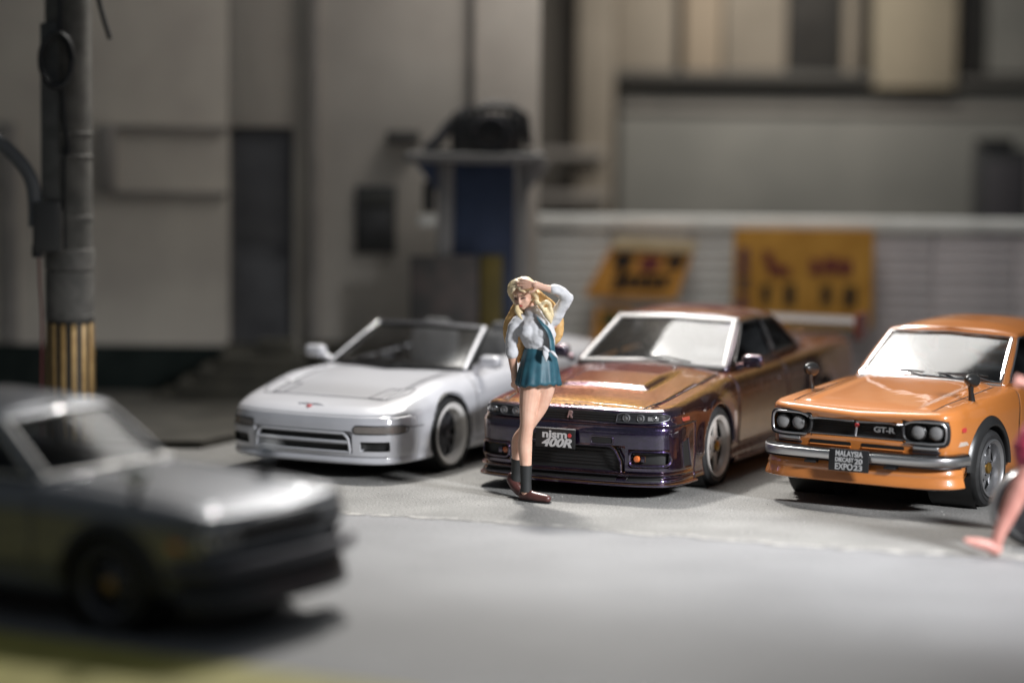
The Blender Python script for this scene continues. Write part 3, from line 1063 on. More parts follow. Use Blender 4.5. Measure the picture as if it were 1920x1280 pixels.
r33 = dict(
    outline=[(1.01, 0), (1.0, .35), (.965, .62), (.88, .79), (.72, .855), (.38, .872), (-.05, .874), (-.55, .865), (-1.4, .865), (-2.3, .875), (-2.75, .885), (-3.4, .87), (-3.85, .81), (-4.03, .6), (-4.07, 0)],
    profiles=[
        (0, [(.03, .120), (-.01, .128), (-.012, .16), (.03, .175), (.035, .205), (.01, .225), (.004, .33), (.0, .43), (-.008, .52), (.0, .565), (.02, .585), (.055, .60), (.06, .665), (.055, .700), (.10, .722)]),
        (2.6, [(.03, .120), (-.01, .128), (-.012, .16), (.02, .175), (.02, .205), (.0, .225), (.0, .33), (.0, .43), (-.005, .52), (.0, .565), (.02, .585), (.04, .60), (.045, .66), (.045, .695), (.09, .715)]),
        (4.0, [(.03, .120), (-.005, .128), (-.008, .16), (.01, .175), (.01, .205), (.0, .225), (.0, .33), (.0, .43), (.0, .52), (.0, .565), (.01, .59), (.015, .62), (.025, .67), (.045, .705), (.09, .725)]),
        (5.5, [(.03, .120), (.005, .128), (.0, .16), (.0, .175), (.0, .205), (.0, .225), (.0, .33), (.0, .43), (.0, .50), (.0, .57), (.005, .62), (.012, .67), (.03, .72), (.06, .755), (.11, .775)]),
        (7.0, [(.06, .15), (.02, .16), (.0, .19), (.0, .22), (.012, .25), (.018, .29), (.012, .36), (.005, .43), (.0, .50), (.0, .57), (.003, .64), (.012, .72), (.03, .785), (.06, .825), (.11, .848)]),
        (10.0, [(.06, .15), (.02, .16), (.0, .19), (.0, .22), (.015, .25), (.022, .29), (.014, .36), (.005, .43), (.0, .50), (.0, .58), (.003, .67), (.012, .76), (.03, .83), (.06, .885), (.11, .91)]),
        (12.5, [(.06, .20), (.03, .22), (.01, .25), (.0, .28), (.0, .31), (.0, .34), (.0, .40), (.0, .46), (.0, .53), (.0, .60), (.004, .70), (.012, .80), (.03, .87), (.06, .915), (.11, .935)]),
        (14.0, [(.06, .20), (.03, .22), (.01, .25), (.0, .28), (.0, .31), (.0, .34), (.0, .40), (.0, .46), (.0, .53), (.0, .60), (.004, .70), (.012, .80), (.03, .86), (.06, .90), (.11, .92)]),
    ],
    centre=[(1.01, .735), (.65, .775), (.3, .815), (-.1, .865), (-.62, .930), (-2.9, .98), (-3.6, .965), (-4.07, .93)],
    arches=[(-.08, .325, .355), (-2.72, .325, .355)], arch_y=.55, well=(.45, .86),
    cabin=(-2.9, -.70, .62), hood=(-.62, .84, .66), door=(-1.85, -.62, .30), trunk=(-3.8, -3.15, .6), bumper=(.45, .59),
    psmooth=8, round=2, sub=4, crown=2.0, shape=shape_r33, recess=recess_r33)

M_SALMON = mat('salmon_end_plate', (.42, .13, .10), .35, .2, .6)
M_PALE = mat('pale_wing_paint', (.33, .325, .335), .3, .2, .6)
def build_purple(loc, deg):
    c = Car(r33, "coupe", "purple and copper colour-shifting coupe with rear wing, parked behind the standing girl", loc, yaw_front(deg), M_SHIFT, group="cars parked in the row")
    r = c.root
    c.greenhouse(dict(
        belt=[(-.66, 0, .923), (-.74, .70, .885), (-1.80, .735, .925), (-2.55, .72, .945), (-2.85, .64, .96), (-3.02, 0, .985)],
        roof=[(-1.32, 0, 1.285), (-1.37, .560, 1.262), (-1.80, .575, 1.275), (-2.14, .565, 1.262), (-2.26, .52, 1.262), (-2.36, 0, 1.29)],
        panels=[("windshield", (0, .05, .05, .05)), ("side_window", (.12, .035, .05, .09)), ("side_window", (.05, .10, .06, .13)), (None, None), ("rear_window", (.10, 0, .08, .08))],
        wbow=(.06, .05), bow=.022, trim=M_LIP, trim_r=.015, side_trim=M_BLACK, roof_centre=[(-1.22, 1.29), (-1.5, 1.332), (-1.85, 1.345), (-2.15, 1.325), (-2.4, 1.285)]))  # pale windscreen trim colours in the bright reflections on the pillars
    c.interior(-1.0, -1.72, steer_left=False, zb=.90)
    c.underbody(-3.4, .55, 1.3)
    st = dict(n=5, w0=.105, w1=.075, dish=.055, y0=.55, y1=1.0, waist=.22, hub_r=.085, r0=.06, lip=M_WRIM, spoke=M_WRIM, cap=M_GOLD, nuts=5, lip_w=.030, phase=pi / 2 + .25)
    for x in (-.08, -2.72):
        for s in (1, -1):
            c.wheel(x, .885, .330, .25, s, st, .250)
    for s in (1, -1):
        for ax in (-.08, -2.72):
            flare_strip(c, ax, .325, .348, .41, .872, .022, M_SHIFT, s, 8, 178, lip=.05)
    # upper grille and lamps
    up = [(-.42, .612), (.42, .612), (.42, .675), (.30, .688), (-.30, .688), (-.42, .675)]
    gr = c.patch("grille", up, 'F', M_MESH, off=.004, depth=.03, nx=30)
    for k in range(3):
        c.line("grille_bar", [(-.40, .626 + k * .02), (.40, .626 + k * .02)], 'F', M_BLACK, .004, .008, parent=gr)
    bx = c.px(0, .65)
    text_mesh("grille_badge", "R", .075, (bx + .016, .0, .650), mat("badge_metal", (.35, .25, .25), .35, .6), gr, bold=.003, depth=.006, shear=.25)
    for s in (1, -1):
        hp = [(s * a, b) for a, b in [(.40, .612), (.60, .612), (.76, .622), (.800, .640), (.800, .668), (.74, .690), (.60, .694), (.46, .690), (.41, .672)]]
        hl = c.patch("headlight", hp, 'F', mat("lamp_housing", (.02, .02, .022), .25, 0, 1.0) if s == 1 else bpy.data.materials["lamp_housing"], off=.006, depth=.03, nx=26, ny=6)
        c.line("lamp_rim", hp, 'F', M_GUN, .006, .012, closed=True, parent=hl, step=.015)
        for yy, rr in ((.485, .032), (.60, .032), (.700, .026)):
            p, _ = c.proj(s * yy, .650, 'F')
            b = bmesh.new()
            bm_lathe(b, [(rr, -.01), (rr, .014), (rr * .86, .018), (rr * .8, .006), (rr * .5, .012), (0, .018)], 28, 'X', (p.x + .003, s * yy, .650))
            bm_obj("lamp_bulb", b, M_LENS, hl)
        tl = c.patch("turn_lamp", [(s * a, b) for a, b in [(.655, .632), (.735, .634), (.735, .662), (.655, .664)]], 'F', M_LENS_W, .012, parent=hl)
        sd = 'L' if s == 1 else 'R'
        c.patch("side_lamp", rrect(.60, .630, .13, .030, .010), sd, mat("red_amber_lens", (.30, .05, .035), .25, 0, .8) if s == 1 else bpy.data.materials["red_amber_lens"], .006)
        # bumper openings
        fo = rrect(s * .675, .330, .28, .098, .03)
        f = c.patch("lamp_opening", fo, 'F', M_MESH, off=.004, depth=.03, nx=16)
        c.line("opening_rim", rrect(s * .675, .330, .295, .115, .035), 'F0', M_SHIFT, .012, .0, closed=True, step=.018)
        p, _ = c.proj(s * .575, .325, 'F')
        lathe("fog_lamp", [(.028, -.02), (.028, .02), (.021, .030), (0, .035)], M_AMBER, f, n=24, axis='X', center=(p.x + .012, s * .575, .325))
        box("lamp_bracket", (p.x + .015, s * .625, .325), (.03, .035, .05), M_SHIFT, f, .006)
        c.patch("bumper_slot", rrect(s * .30, .468, .17, .046, .014), 'F', M_MESH, off=.004, depth=.03)
        c.line("slot_rim", rrect(s * .30, .468, .185, .060, .018), 'F', M_SHIFT, .007, .003, closed=True, step=.015)
        c.patch("brake_duct", [(s * a, b) for a, b in [(.50, .152), (.77, .152), (.77, .194), (.52, .194)]], 'F', M_MESH, off=.003)
        # side vent behind the bumper corner
        v = c.patch("corner_vent", [(.53, .25), (.66, .25), (.69, .44), (.60, .47)], sd, M_MESH, off=.004)
        c.line("vent_rim", [(.52, .24), (.67, .24), (.705, .45), (.595, .485)], sd, M_SHIFT, .009, .003, closed=True)
        c.line("bumper_gap", [(.40, .592), (.62, .592), (.80, .590)], sd, M_BLACK, .004, 0)
        c.line("door_gap", [(-.66, .86), (-.62, .60), (-.66, .27)], sd, M_BLACK, .004, -.001)
        c.line("door_gap", [(-1.86, .88), (-1.88, .60), (-1.80, .27)], sd, M_BLACK, .004, -.001)
        c.line("body_crease", [(-.45, .70), (-1.2, .725), (-2.3, .745)], sd, M_SHIFT, .008, .0)
        sk = [(-.47, .14), (-1.2, .14), (-2.32, .14)]
        c.line("side_skirt", [(-.46, .175), (-1.2, .175), (-2.35, .175)], sd, M_SHIFT, .030, .0)
        c.patch("door_handle", rrect(-1.70, .74, .15, .035, .012), sd, M_SHIFT, .014)
        c.patch("fender_badge", rrect(-.50, .50, .06, .16, .01), sd, mat("white_print", (.5, .42, .38), .5) if s == 1 else bpy.data.materials["white_print"], .003)
    big = [(-.46, .215), (.46, .215), (.455, .30), (.405, .40), (.36, .425), (-.36, .425), (-.405, .40), (-.455, .30)]
    ig = c.patch("lower_intake", big, 'F', M_MESH, off=.004, depth=.03, nx=30, ny=8)
    for k in range(7):
        z = .235 + k * .026
        c.line("intake_bar", [(-.43, z), (.43, z)], 'F', M_BLACK, .004, .008, parent=ig)
    c.line("intake_rim", big, 'F0', M_SHIFT, .010, .0, closed=True)
    c.patch("lip_duct", [(-.42, .150), (.42, .150), (.42, .196), (-.42, .196)], 'F', M_MESH, off=.004)
    pth = sym_path([(1.025, 0), (1.018, .35), (.985, .62), (.90, .795), (.73, .87), (.44, .888)])
    sweep_bar("front_splitter", pth, [(-.10, .128), (.0, .130), (.018, .124), (.018, .112), (0, .106), (-.10, .106)], M_SHIFT, r, 50)
    sweep_bar("lip_upper_edge", sym_path([(1.015, 0), (1.008, .35), (.975, .62), (.89, .795), (.72, .862), (.50, .876)]), [(-.02, .206), (.004, .208), (.012, .202), (.010, .197), (-.02, .196)], M_SHIFT, r, 50)
    # plate
    px_ = c.px(0, .50) + .040
    pl = box("number_plate", (px_, -.085, .462), (.014, .35, .155), M_BLACK, r, .006)
    box("plate_top_edge", (px_ + .003, -.085, .5415), (.018, .35, .010), M_LENS_W, pl, .002)
    text_mesh("plate_lettering", "nism", .085, (px_ + .0085, -.200, .494), M_TEXT, pl, width=.215, bold=.003, depth=.001, align='LEFT')
    lathe("plate_dot", [(.017, 0), (.016, .002), (0, .002)], M_RED, pl, n=18, axis='X', center=(px_ + .008, .042, .492))
    text_mesh("plate_lettering", "400R", .092, (px_ + .0085, -.075, .426), M_TEXT, pl, width=.265, bold=.004, depth=.001, shear=.3)
    # bonnet gaps, wipers, mirrors, wing
    for s in (1, -1):
        c.line("bonnet_gap", [(.87, s * .60), (.50, s * .66), (-.58, s * .68)], 'T', M_BLACK, .006, 0)
        tube("wiper", [(-.66, s * .1 + .30, .945), (-.72, s * .1 + .05, .972), (-.74, s * .1 - .16, .975)], .008, M_BLACK, r, n=6)
        tube("washer_nozzle", [(-.45, s * .33, .905), (-.47, s * .33, .92)], .014, M_CHROME, r, n=8)
        mb = bmesh.new()
        bm_tube(mb, [(-.80, s * .76, .91), (-.82, s * .83, .93)], [.03, .026], 8)
        bm_box(mb, (-.83, s * .90, .965), (.10, .19, .115), .042, seg=4)
        mo = bm_obj("wing_mirror", mb, M_SHIFT, r)
        box("mirror_glass", (-.883, s * .90, .965), (.004, .15, .08), M_CHROME, mo, .001)
    tube("cowl_strip", [(-.59 - .14 * (y / .68) ** 2, y, .918 - .035 * (y / .68) ** 2) for y in np.linspace(-.66, .66, 15)], .016, M_BLACK, r)
    tube("windshield_header", [c.ghs(0, s_, .99) * np.array([1, k, 1]) for k, rng in ((-1, np.linspace(1, .05, 8)), (1, np.linspace(0, 1, 8))) for s_ in rng], .016, M_BRUSHED, r)
    wg = bmesh.new()
    n = 24
    rows = []
    for k in range(n + 1):
        y = -.78 + 1.56 * k / n
        rows.append([wg.verts.new((-4.04 + a, y, 1.03 + b)) for a, b in [(0, 0), (-.06, .022), (-.16, .035), (-.27, .045), (-.275, .030), (-.16, .008), (-.06, -.008)]])
    for A, B in zip(rows[:-1], rows[1:]):
        for q in range(7): wg.faces.new((A[q], A[(q + 1) % 7], B[(q + 1) % 7], B[q]))
    wg.faces.new(rows[0]); wg.faces.new(rows[-1][::-1])
    w = bm_obj("rear_wing", wg, M_PALE, r)
    for s in (1, -1):
        bm = bmesh.new()
        bm_box(bm, (-4.14, s * .79, 1.00), (.34, .035, .26), .012)
        bm_obj("wing_end_plate", bm, M_SALMON, w)
    return c
# ================================================================== white open sports car
def shape_nsx(G, M):
    x, y, z = G[:, :, 0].copy(), G[:, :, 1].copy(), G[:, :, 2].copy()
    nv = G.shape[1]
    top = np.arange(nv)[None] >= M
    # fender crests above the wheels, bonnet lower between them
    cr = np.exp(-((np.abs(y) - .70) / .10) ** 2) * np.exp(-((x + .05) / .55) ** 2) * .045
    G[:, :, 2] = np.where(top, z + cr, z + cr * .6 * (z > .6))
    return G
def recess_nsx(G, M):
    x, y, z = G[:, :, 0].copy(), G[:, :, 1].copy(), G[:, :, 2].copy()
    side = np.arange(G.shape[1])[None] < M
    front = x > .45
    low = side & front & (y < .47) & (z > .225) & (z < .40)
    fog = side & front & (y > .55) & (y < .76) & (z > .25) & (z < .325)
    G[:, :, 0] = np.where(low | fog, x - .05, x)
    return G

nsx = dict(
    outline=[(1.0, 0), (.99, .35), (.945, .60), (.85, .76), (.66, .845), (.35, .88), (0, .89), (-.6, .88), (-1.5, .875), (-2.3, .895), (-2.9, .88), (-3.2, .80), (-3.33, .6), (-3.37, 0)],
    profiles=[
        (0, [(.08, .125), (.01, .135), (.0, .165), (.02, .19), (.01, .23), (.0, .31), (.0, .40), (.005, .47), (.03, .53), (.07, .565), (.16, .598)]),
        (3.0, [(.08, .125), (.01, .135), (.0, .165), (.015, .19), (.01, .23), (.0, .31), (.0, .40), (.01, .47), (.03, .535), (.07, .575), (.15, .610)]),
        (4.5, [(.08, .13), (.02, .14), (.0, .17), (.01, .195), (.005, .23), (.0, .31), (.0, .40), (.005, .48), (.02, .56), (.06, .615), (.13, .655)]),
        (6.0, [(.06, .14), (.02, .15), (.0, .18), (.0, .21), (.01, .25), (.015, .31), (.01, .40), (.0, .50), (.01, .60), (.05, .685), (.12, .735)]),
        (7.5, [(.06, .14), (.02, .15), (.0, .18), (.0, .21), (.02, .25), (.03, .31), (.025, .40), (.01, .50), (.01, .62), (.035, .72), (.09, .78)]),
        (9.2, [(.06, .14), (.02, .15), (.0, .18), (.0, .21), (.01, .25), (.015, .31), (.01, .40), (.0, .50), (.0, .65), (.03, .78), (.10, .835)]),
        (13.0, [(.06, .2), (.02, .21), (.0, .23), (.0, .25), (.0, .28), (.0, .34), (.0, .42), (.0, .52), (.0, .68), (.03, .80), (.10, .86)]),
    ],
    centre=[(1.0, .615), (.6, .655), (.2, .705), (-.35, .785), (-.5, .80), (-2.2, .93), (-2.9, .93), (-3.37, .88)],
    arches=[(0, .315, .345), (-2.53, .315, .345)], arch_y=.55, well=(.45, .88),
    cabin=(-1.95, -.62, .60), hood=(-.36, .62, .57), door=(-1.6, -.5, .28), bumper=(.55, .53),
    psmooth=10, round=3, sub=5, crown=2.4, blend=14, shape=shape_nsx, recess=recess_nsx)

def build_white(loc, deg):
    c = Car(nsx, "sports_car", "white open-top sports car with pop-up lamps shut, parked in front of the steps", loc, yaw_front(deg), M_WHITE, group="cars parked in the row")
    r = c.root
    belt = [(-.36, 0, .805), (-.58, .68, .800), (-.72, .70, .805)]
    roof = [(-1.13, 0, 1.135), (-1.18, .55, 1.115), (-1.22, .565, 1.105)]
    c.greenhouse(dict(belt=belt, roof=roof, panels=[("windshield", (0, .03, .03, .05)), (None, None)], wbow=(.08, .06), bow=.025, frame_mat=M_SATIN,
                      trim=M_BLACK, trim_r=.008, roof_skin=False, glass=M_GLASS_D))
    hdr = [c.ghs(0, s_, 1.0) * np.array([1, k, 1]) for k, rng in ((-1, np.linspace(1, .05, 10)), (1, np.linspace(0, 1, 10))) for s_ in rng]
    tube("windshield_header", [tuple(p + np.array([-.02, 0, 0])) for p in hdr], .018, M_GUN, r, n=10, squash=(1.4, .8))
    for s in (1, -1):
        tube("windshield_pillar", [tuple(c.ghs(0, 1.0, w) * np.array([1, s, 1])) for w in np.linspace(0, 1, 8)], .019, M_WHITE, r, n=10)
    c.interior(-.85, -1.50, y=.36, zb=.80, steer_left=False, rear=False, belt=.06)
    bm = bmesh.new()
    bm_box(bm, (-2.05, 0, .86), (.22, 1.30, .34), .07)
    bm_obj("roll_hoop", bm, M_SATIN, r)
    c.underbody(-3.1, .6, 1.3)
    st = dict(n=10, w0=.030, w1=.026, dish=.085, y0=.8, y1=1.0, hub_r=.075, r0=.05, lip=M_LIP, spoke=M_GUN, cap=M_GUN, nuts=5, lip_w=.042, bulge=.01, double=.07)
    for x in (0, -2.53):
        for s in (1, -1):
            c.wheel(x, .885, .315, .24, s, st, .258)
    big = [(-.46, .235), (.46, .235), (.455, .30), (.44, .36), (.40, .392), (-.40, .392), (-.44, .36), (-.455, .30)]
    ig = c.patch("lower_intake", big, 'F', M_MESH, off=.004, depth=.03, nx=26)
    c.line("intake_rim", big, 'F0', M_WHITE, .012, -.002, closed=True)
    c.line("intake_bar", [(-.45, .318), (0, .318), (.45, .318)], 'F0', M_WHITE, .016, -.006, parent=ig)
    for s in (1, -1):
        sd = 'L' if s == 1 else 'R'
        tl = c.patch("turn_lamp", rrect(s * .665, .425, .34, .055, .02), 'F', mat("smoked_lens", (.17, .15, .135), .25, 0, .9) if s == 1 else bpy.data.materials["smoked_lens"], off=.004)
        c.line("lamp_rim", rrect(s * .665, .425, .355, .068, .025), 'F', M_BLACK, .005, .002, closed=True, parent=tl)
        c.patch("bumper_opening", rrect(s * .66, .285, .215, .075, .012), 'F', M_MESH, off=.004, depth=.03)
        c.line("lamp_lid_gap", [(.62, s * .42), (.64, s * .60), (.42, s * .70), (.26, s * .68), (.28, s * .44), (.62, s * .42)], 'T', M_GUN, .005, -.001)
        c.line("bonnet_gap", [(.60, s * .54), (.20, s * .56), (-.34, s * .58)], 'T', M_GUN, .005, -.001)
        c.line("door_gap", [(-.46, .78), (-.46, .5), (-.52, .26)], sd, M_GUN, .004, -.001)
        c.line("door_gap", [(-1.62, .80), (-1.60, .5), (-1.5, .26)], sd, M_GUN, .004, -.001)
        c.line("bumper_gap", [(.46, .44), (.60, .44), (.75, .46)], sd, M_GUN, .004, -.001)
        c.patch("side_intake", [(-2.02, .42), (-1.72, .46), (-1.74, .62), (-1.95, .70)], sd, M_MESH, .004)
        c.line("rocker_line", [(-.42, .225), (-1.2, .23), (-2.15, .25)], sd, M_GUN, .005, -.001)
        mb = bmesh.new()
        bm_tube(mb, [(-.66, s * .74, .80), (-.66, s * .82, .84)], [.035, .03], 8)
        bm_box(mb, (-.66, s * .90, .872), (.13, .20, .115), .048, seg=4)
        bm_obj("wing_mirror", mb, M_WHITE, r)
    c.line("bonnet_gap", [(.60, -.54), (.63, -.30), (.64, 0), (.63, .30), (.60, .54)], 'T', M_GUN, .005, -.001)
    c.line("lip_gap", [(-.75, .20), (0, .20), (.75, .20)], 'F', M_GUN, .004, -.001)
    p, _ = c.proj(.87, 0, 'T')
    lathe("nose_badge", [(.026, -.01), (.026, .004), (.02, .006), (0, .006)], M_RED, r, n=20, axis='Z', center=p)
    for s in (1, -1):
        tube("wiper", [(-.42, s * .1 + .2, .815), (-.5, s * .1 - .1, .85), (-.55, s * .1 - .3, .845)], .008, M_BLACK, r, n=6)
    return c

# ================================================================== silver classic in front
M_GLASS_F = glass_mat('smoked_window_glass', (.42, .45, .48), .15, 1.0, 1.14)
M_GLINT = mat('mirror_highlight', (.75, .77, .80), .5)  # pale mirror colour, painting the highlight of a chrome shell
def build_silver(loc, deg):
    sp = dict(hako)
    sp["recess"] = lambda G, M: G
    c = Car(sp, "car", "silver classic car with fender mirrors crossing the road in front of the pole", loc, yaw_front(deg), M_SILVER, scale=.955)
    r = c.root
    c.greenhouse(dict(
        belt=[(-.64, 0, .905), (-.72, .665, .885), (-1.72, .70, .905), (-2.45, .69, .915), (-2.78, .62, .925), (-2.98, 0, .945)],
        roof=[(-1.15, 0, 1.285), (-1.20, .565, 1.262), (-1.72, .565, 1.275), (-2.22, .56, 1.265), (-2.36, .52, 1.262), (-2.48, 0, 1.285)],
        panels=[("windshield", (0, .07, .06, .09)), ("side_window", (.08, .04, .04, .09)), ("side_window", (.04, .12, .04, .10)), (None, None), ("rear_window", (.10, 0, .08, .10))],
        wbow=(.06, .05), bow=.02, trim=M_LIP, trim_r=.0125, glass=M_GLASS_F, roof_centre=[(-1.08, 1.285), (-1.4, 1.345), (-1.8, 1.362), (-2.2, 1.335), (-2.5, 1.285)]))
    c.interior(-.92, -1.62, zb=.90)
    c.underbody(-3.3, .45, 1.2)
    st = dict(n=8, w0=.05, w1=.05, dish=.07, y0=.6, y1=1.0, hub_r=.088, r0=.07, lip=M_GUN, spoke=M_GUN, cap=M_GOLD, nuts=4, lip_w=.03)
    for x in (-.10, -2.62):
        for s in (1, -1):
            c.wheel(x, .815, .305, .24, s, st, .205)
            flare_strip(c, x, .30, .335, .43, .795, .04, M_SATIN, s, 2, 178)
    full = [(-.735, .55), (.735, .55), (.752, .60), (.752, .68), (.725, .728), (-.725, .728), (-.752, .68), (-.752, .60)]
    gr = c.patch("grille", full, 'F', M_MESH, off=.006, depth=.03, nx=50, ny=8)
    c.line("bonnet_trim", [(-.74, .745), (-.40, .742), (0, .738), (.40, .742), (.74, .745)], 'F', M_CHROME, .016, .006)
    c.line("grille_trim", full, 'F', M_CHROME, .010, .010, closed=True, parent=gr)
    for s in (1, -1):
        for yy in (.512, .655):
            x0 = (c.px(yy, .64) or .62) + .012
            ring = lathe("headlight", [(.070, -.03), (.070, .01), (.060, .018), (.056, .006)], M_CHROME, r, n=32, axis='X', center=(x0, s * yy, .640))
            lathe("headlight_lens", [(.057, .006), (.045, .016), (.02, .022), (0, .023)], M_LENS_W, ring, n=32, axis='X', center=(x0, s * yy, .640))
        cone_mirror(c, .06, s * .70, M_GLINT)
        c.line("bonnet_gap", [(.545, s * .59), (.52, s * .60), (-.60, s * .62)], 'T', M_BLACK, .006, -.001)
        sd = 'L' if s == 1 else 'R'
        c.line("door_gap", [(-.72, .85), (-.70, .60), (-.72, .30)], sd, M_BLACK, .006, -.001)
        c.line("door_gap", [(-1.75, .86), (-1.75, .55), (-1.74, .30)], sd, M_BLACK, .006, -.001)
        c.patch("side_marker", rrect(.42, .60, .09, .05, .012), sd, M_AMBER, .008)
        c.patch("door_handle", rrect(-1.62, .74, .12, .03, .01), sd, M_CHROME, .02)
    tube('cowl_strip', [(-.60 - .12 * (y / .64) ** 2, y, .925 - .03 * (y / .64) ** 2) for y in np.linspace(-.68, .68, 15)], .026, M_LIP, r)
    pth = sym_path([(.74, 0), (.73, .40), (.70, .66), (.66, .77), (.58, .835), (.40, .86)])
    sweep_bar("front_bumper", pth, [(-.035, .50), (.01, .498), (.030, .487), (.036, .46), (.036, .435), (.028, .418), (.0, .410), (-.03, .414)], M_GUN, r, 50)
    sweep_bar("air_dam", sym_path([(.66, 0), (.655, .40), (.62, .62), (.55, .74), (.46, .775)]),
              [tuple(p) for p in chaikin([(-.06, .425), (.01, .415), (.05, .36), (.085, .235), (.085, .185), (.04, .175), (-.06, .17)], 1, True)], M_SATIN, r, 40)
    return c
# ================================================================== people
def bm_chain(bm, pts, radii, n=12, squash=None):
    """closed tapered limb with rounded ends"""
    P = [Vector(p) for p in pts]
    if not hasattr(radii, "__len__"): radii = [radii] * len(P)
    sm = catmull([np.array(list(p) + [r]) for p, r in zip(P, radii)], 5) if len(P) > 2 else resample([list(p) + [r] for p, r in zip(P, radii)], 6)
    Q = [Vector(q[:3]) for q in sm]; R = [max(float(q[3]), 1e-3) for q in sm]
    d0 = (Q[0] - Q[1]).normalized(); d1 = (Q[-1] - Q[-2]).normalized()
    pre, post = [], []
    for a in (80, 60, 40, 20):
        pre.append((Q[0] + d0 * R[0] * sin(RAD(a)), R[0] * cos(RAD(a))))
    for a in (20, 40, 60, 80):
        post.append((Q[-1] + d1 * R[-1] * sin(RAD(a)), R[-1] * cos(RAD(a))))
    Q = [q for q, _ in pre] + Q + [q for q, _ in post]
    R = [r for _, r in pre] + R + [r for _, r in post]
    bm_tube(bm, Q, R, n, squash=squash)

def bm_ball(bm, c, r, M=None):
    res = bmesh.ops.create_uvsphere(bm, u_segments=20, v_segments=14, radius=1.0)
    T = Matrix.Translation(c) @ (M if M is not None else Matrix.Identity(4)) @ Matrix.Diagonal((*(r if hasattr(r, "__len__") else (r, r, r)), 1))
    bmesh.ops.transform(bm, matrix=T, verts=res["verts"])

def remeshed(name, bm, voxel, m, parent, smooth=3, wrinkle=0.0, wscale=9.0, seed=0.0):
    me = bpy.data.meshes.new(name)
    bmesh.ops.recalc_face_normals(bm, faces=bm.faces[:])
    bm.to_mesh(me); bm.free()
    tmp = bpy.data.objects.new(name, me)
    COL.objects.link(tmp)
    md = tmp.modifiers.new("r", 'REMESH'); md.mode = 'VOXEL'; md.voxel_size = voxel
    ms = tmp.modifiers.new("s", 'SMOOTH'); ms.iterations = smooth; ms.factor = 0.5
    dg = bpy.context.evaluated_depsgraph_get()
    out = bpy.data.meshes.new_from_object(tmp.evaluated_get(dg))
    bpy.data.objects.remove(tmp)
    if wrinkle:
        from mathutils import noise
        ns = [v.normal.copy() for v in out.vertices]
        for v, nn in zip(out.vertices, ns):
            q = v.co * wscale
            f = noise.noise(Vector((q.x * 1.0 + seed, q.y, q.z * 1.7))) + .5 * noise.noise(Vector((q.x * 2.3, q.y * 2.3 + seed, q.z * 3.1)))
            v.co += nn * f * wrinkle
        out.update()
    return obj_from(name, out, m, parent, smooth=True)

M_SKIN = noise_color(mat("figure_skin", (.64, .38, .275), .5), (.62, .36, .26), (.69, .43, .32), 14)
nodes(M_SKIN)[3].inputs["Subsurface Weight"].default_value = .15
nodes(M_SKIN)[3].inputs["Subsurface Radius"].default_value = (.03, .012, .008)
M_HAIR = noise_color(mat("blond_paint", (.66, .54, .34), .42), (.72, .57, .32), (.70, .60, .42), 10)
M_SHIRT = noise_color(mat("white_shirt", (.60, .60, .62), .75), (.56, .56, .58), (.64, .64, .66), 16, bump=.25, bscale=70, bdist=.006)
M_TEAL = noise_color(mat("teal_cloth", (.02, .085, .12), .5), (.016, .070, .10), (.028, .11, .145), 13, bump=.15, bscale=80, bdist=.004)
M_SOCK = mat("black_sock", (.016, .017, .017), .7)
M_SHOE = mat("brown_loafer", (.085, .032, .028), .35)
M_EYE = mat("eye_paint", (.02, .012, .012), .4)
M_LIPS = mat("lip_paint", (.50, .045, .05), .4)

def hand(bm, wrist, palm_c, ftips, thumb, r=.0095, palm_r=.03):
    bm_chain(bm, [wrist, (Vector(wrist) + Vector(palm_c)) / 2, palm_c], [.026, .028, palm_r], 12)
    for base, mid, tip in ftips:
        bm_chain(bm, [palm_c, base, mid, tip], [palm_r * .5, r * 1.1, r, r * .8], 8)
    bm_chain(bm, [thumb[0], thumb[1], thumb[2]], [r * 1.4, r * 1.15, r * .9], 8)

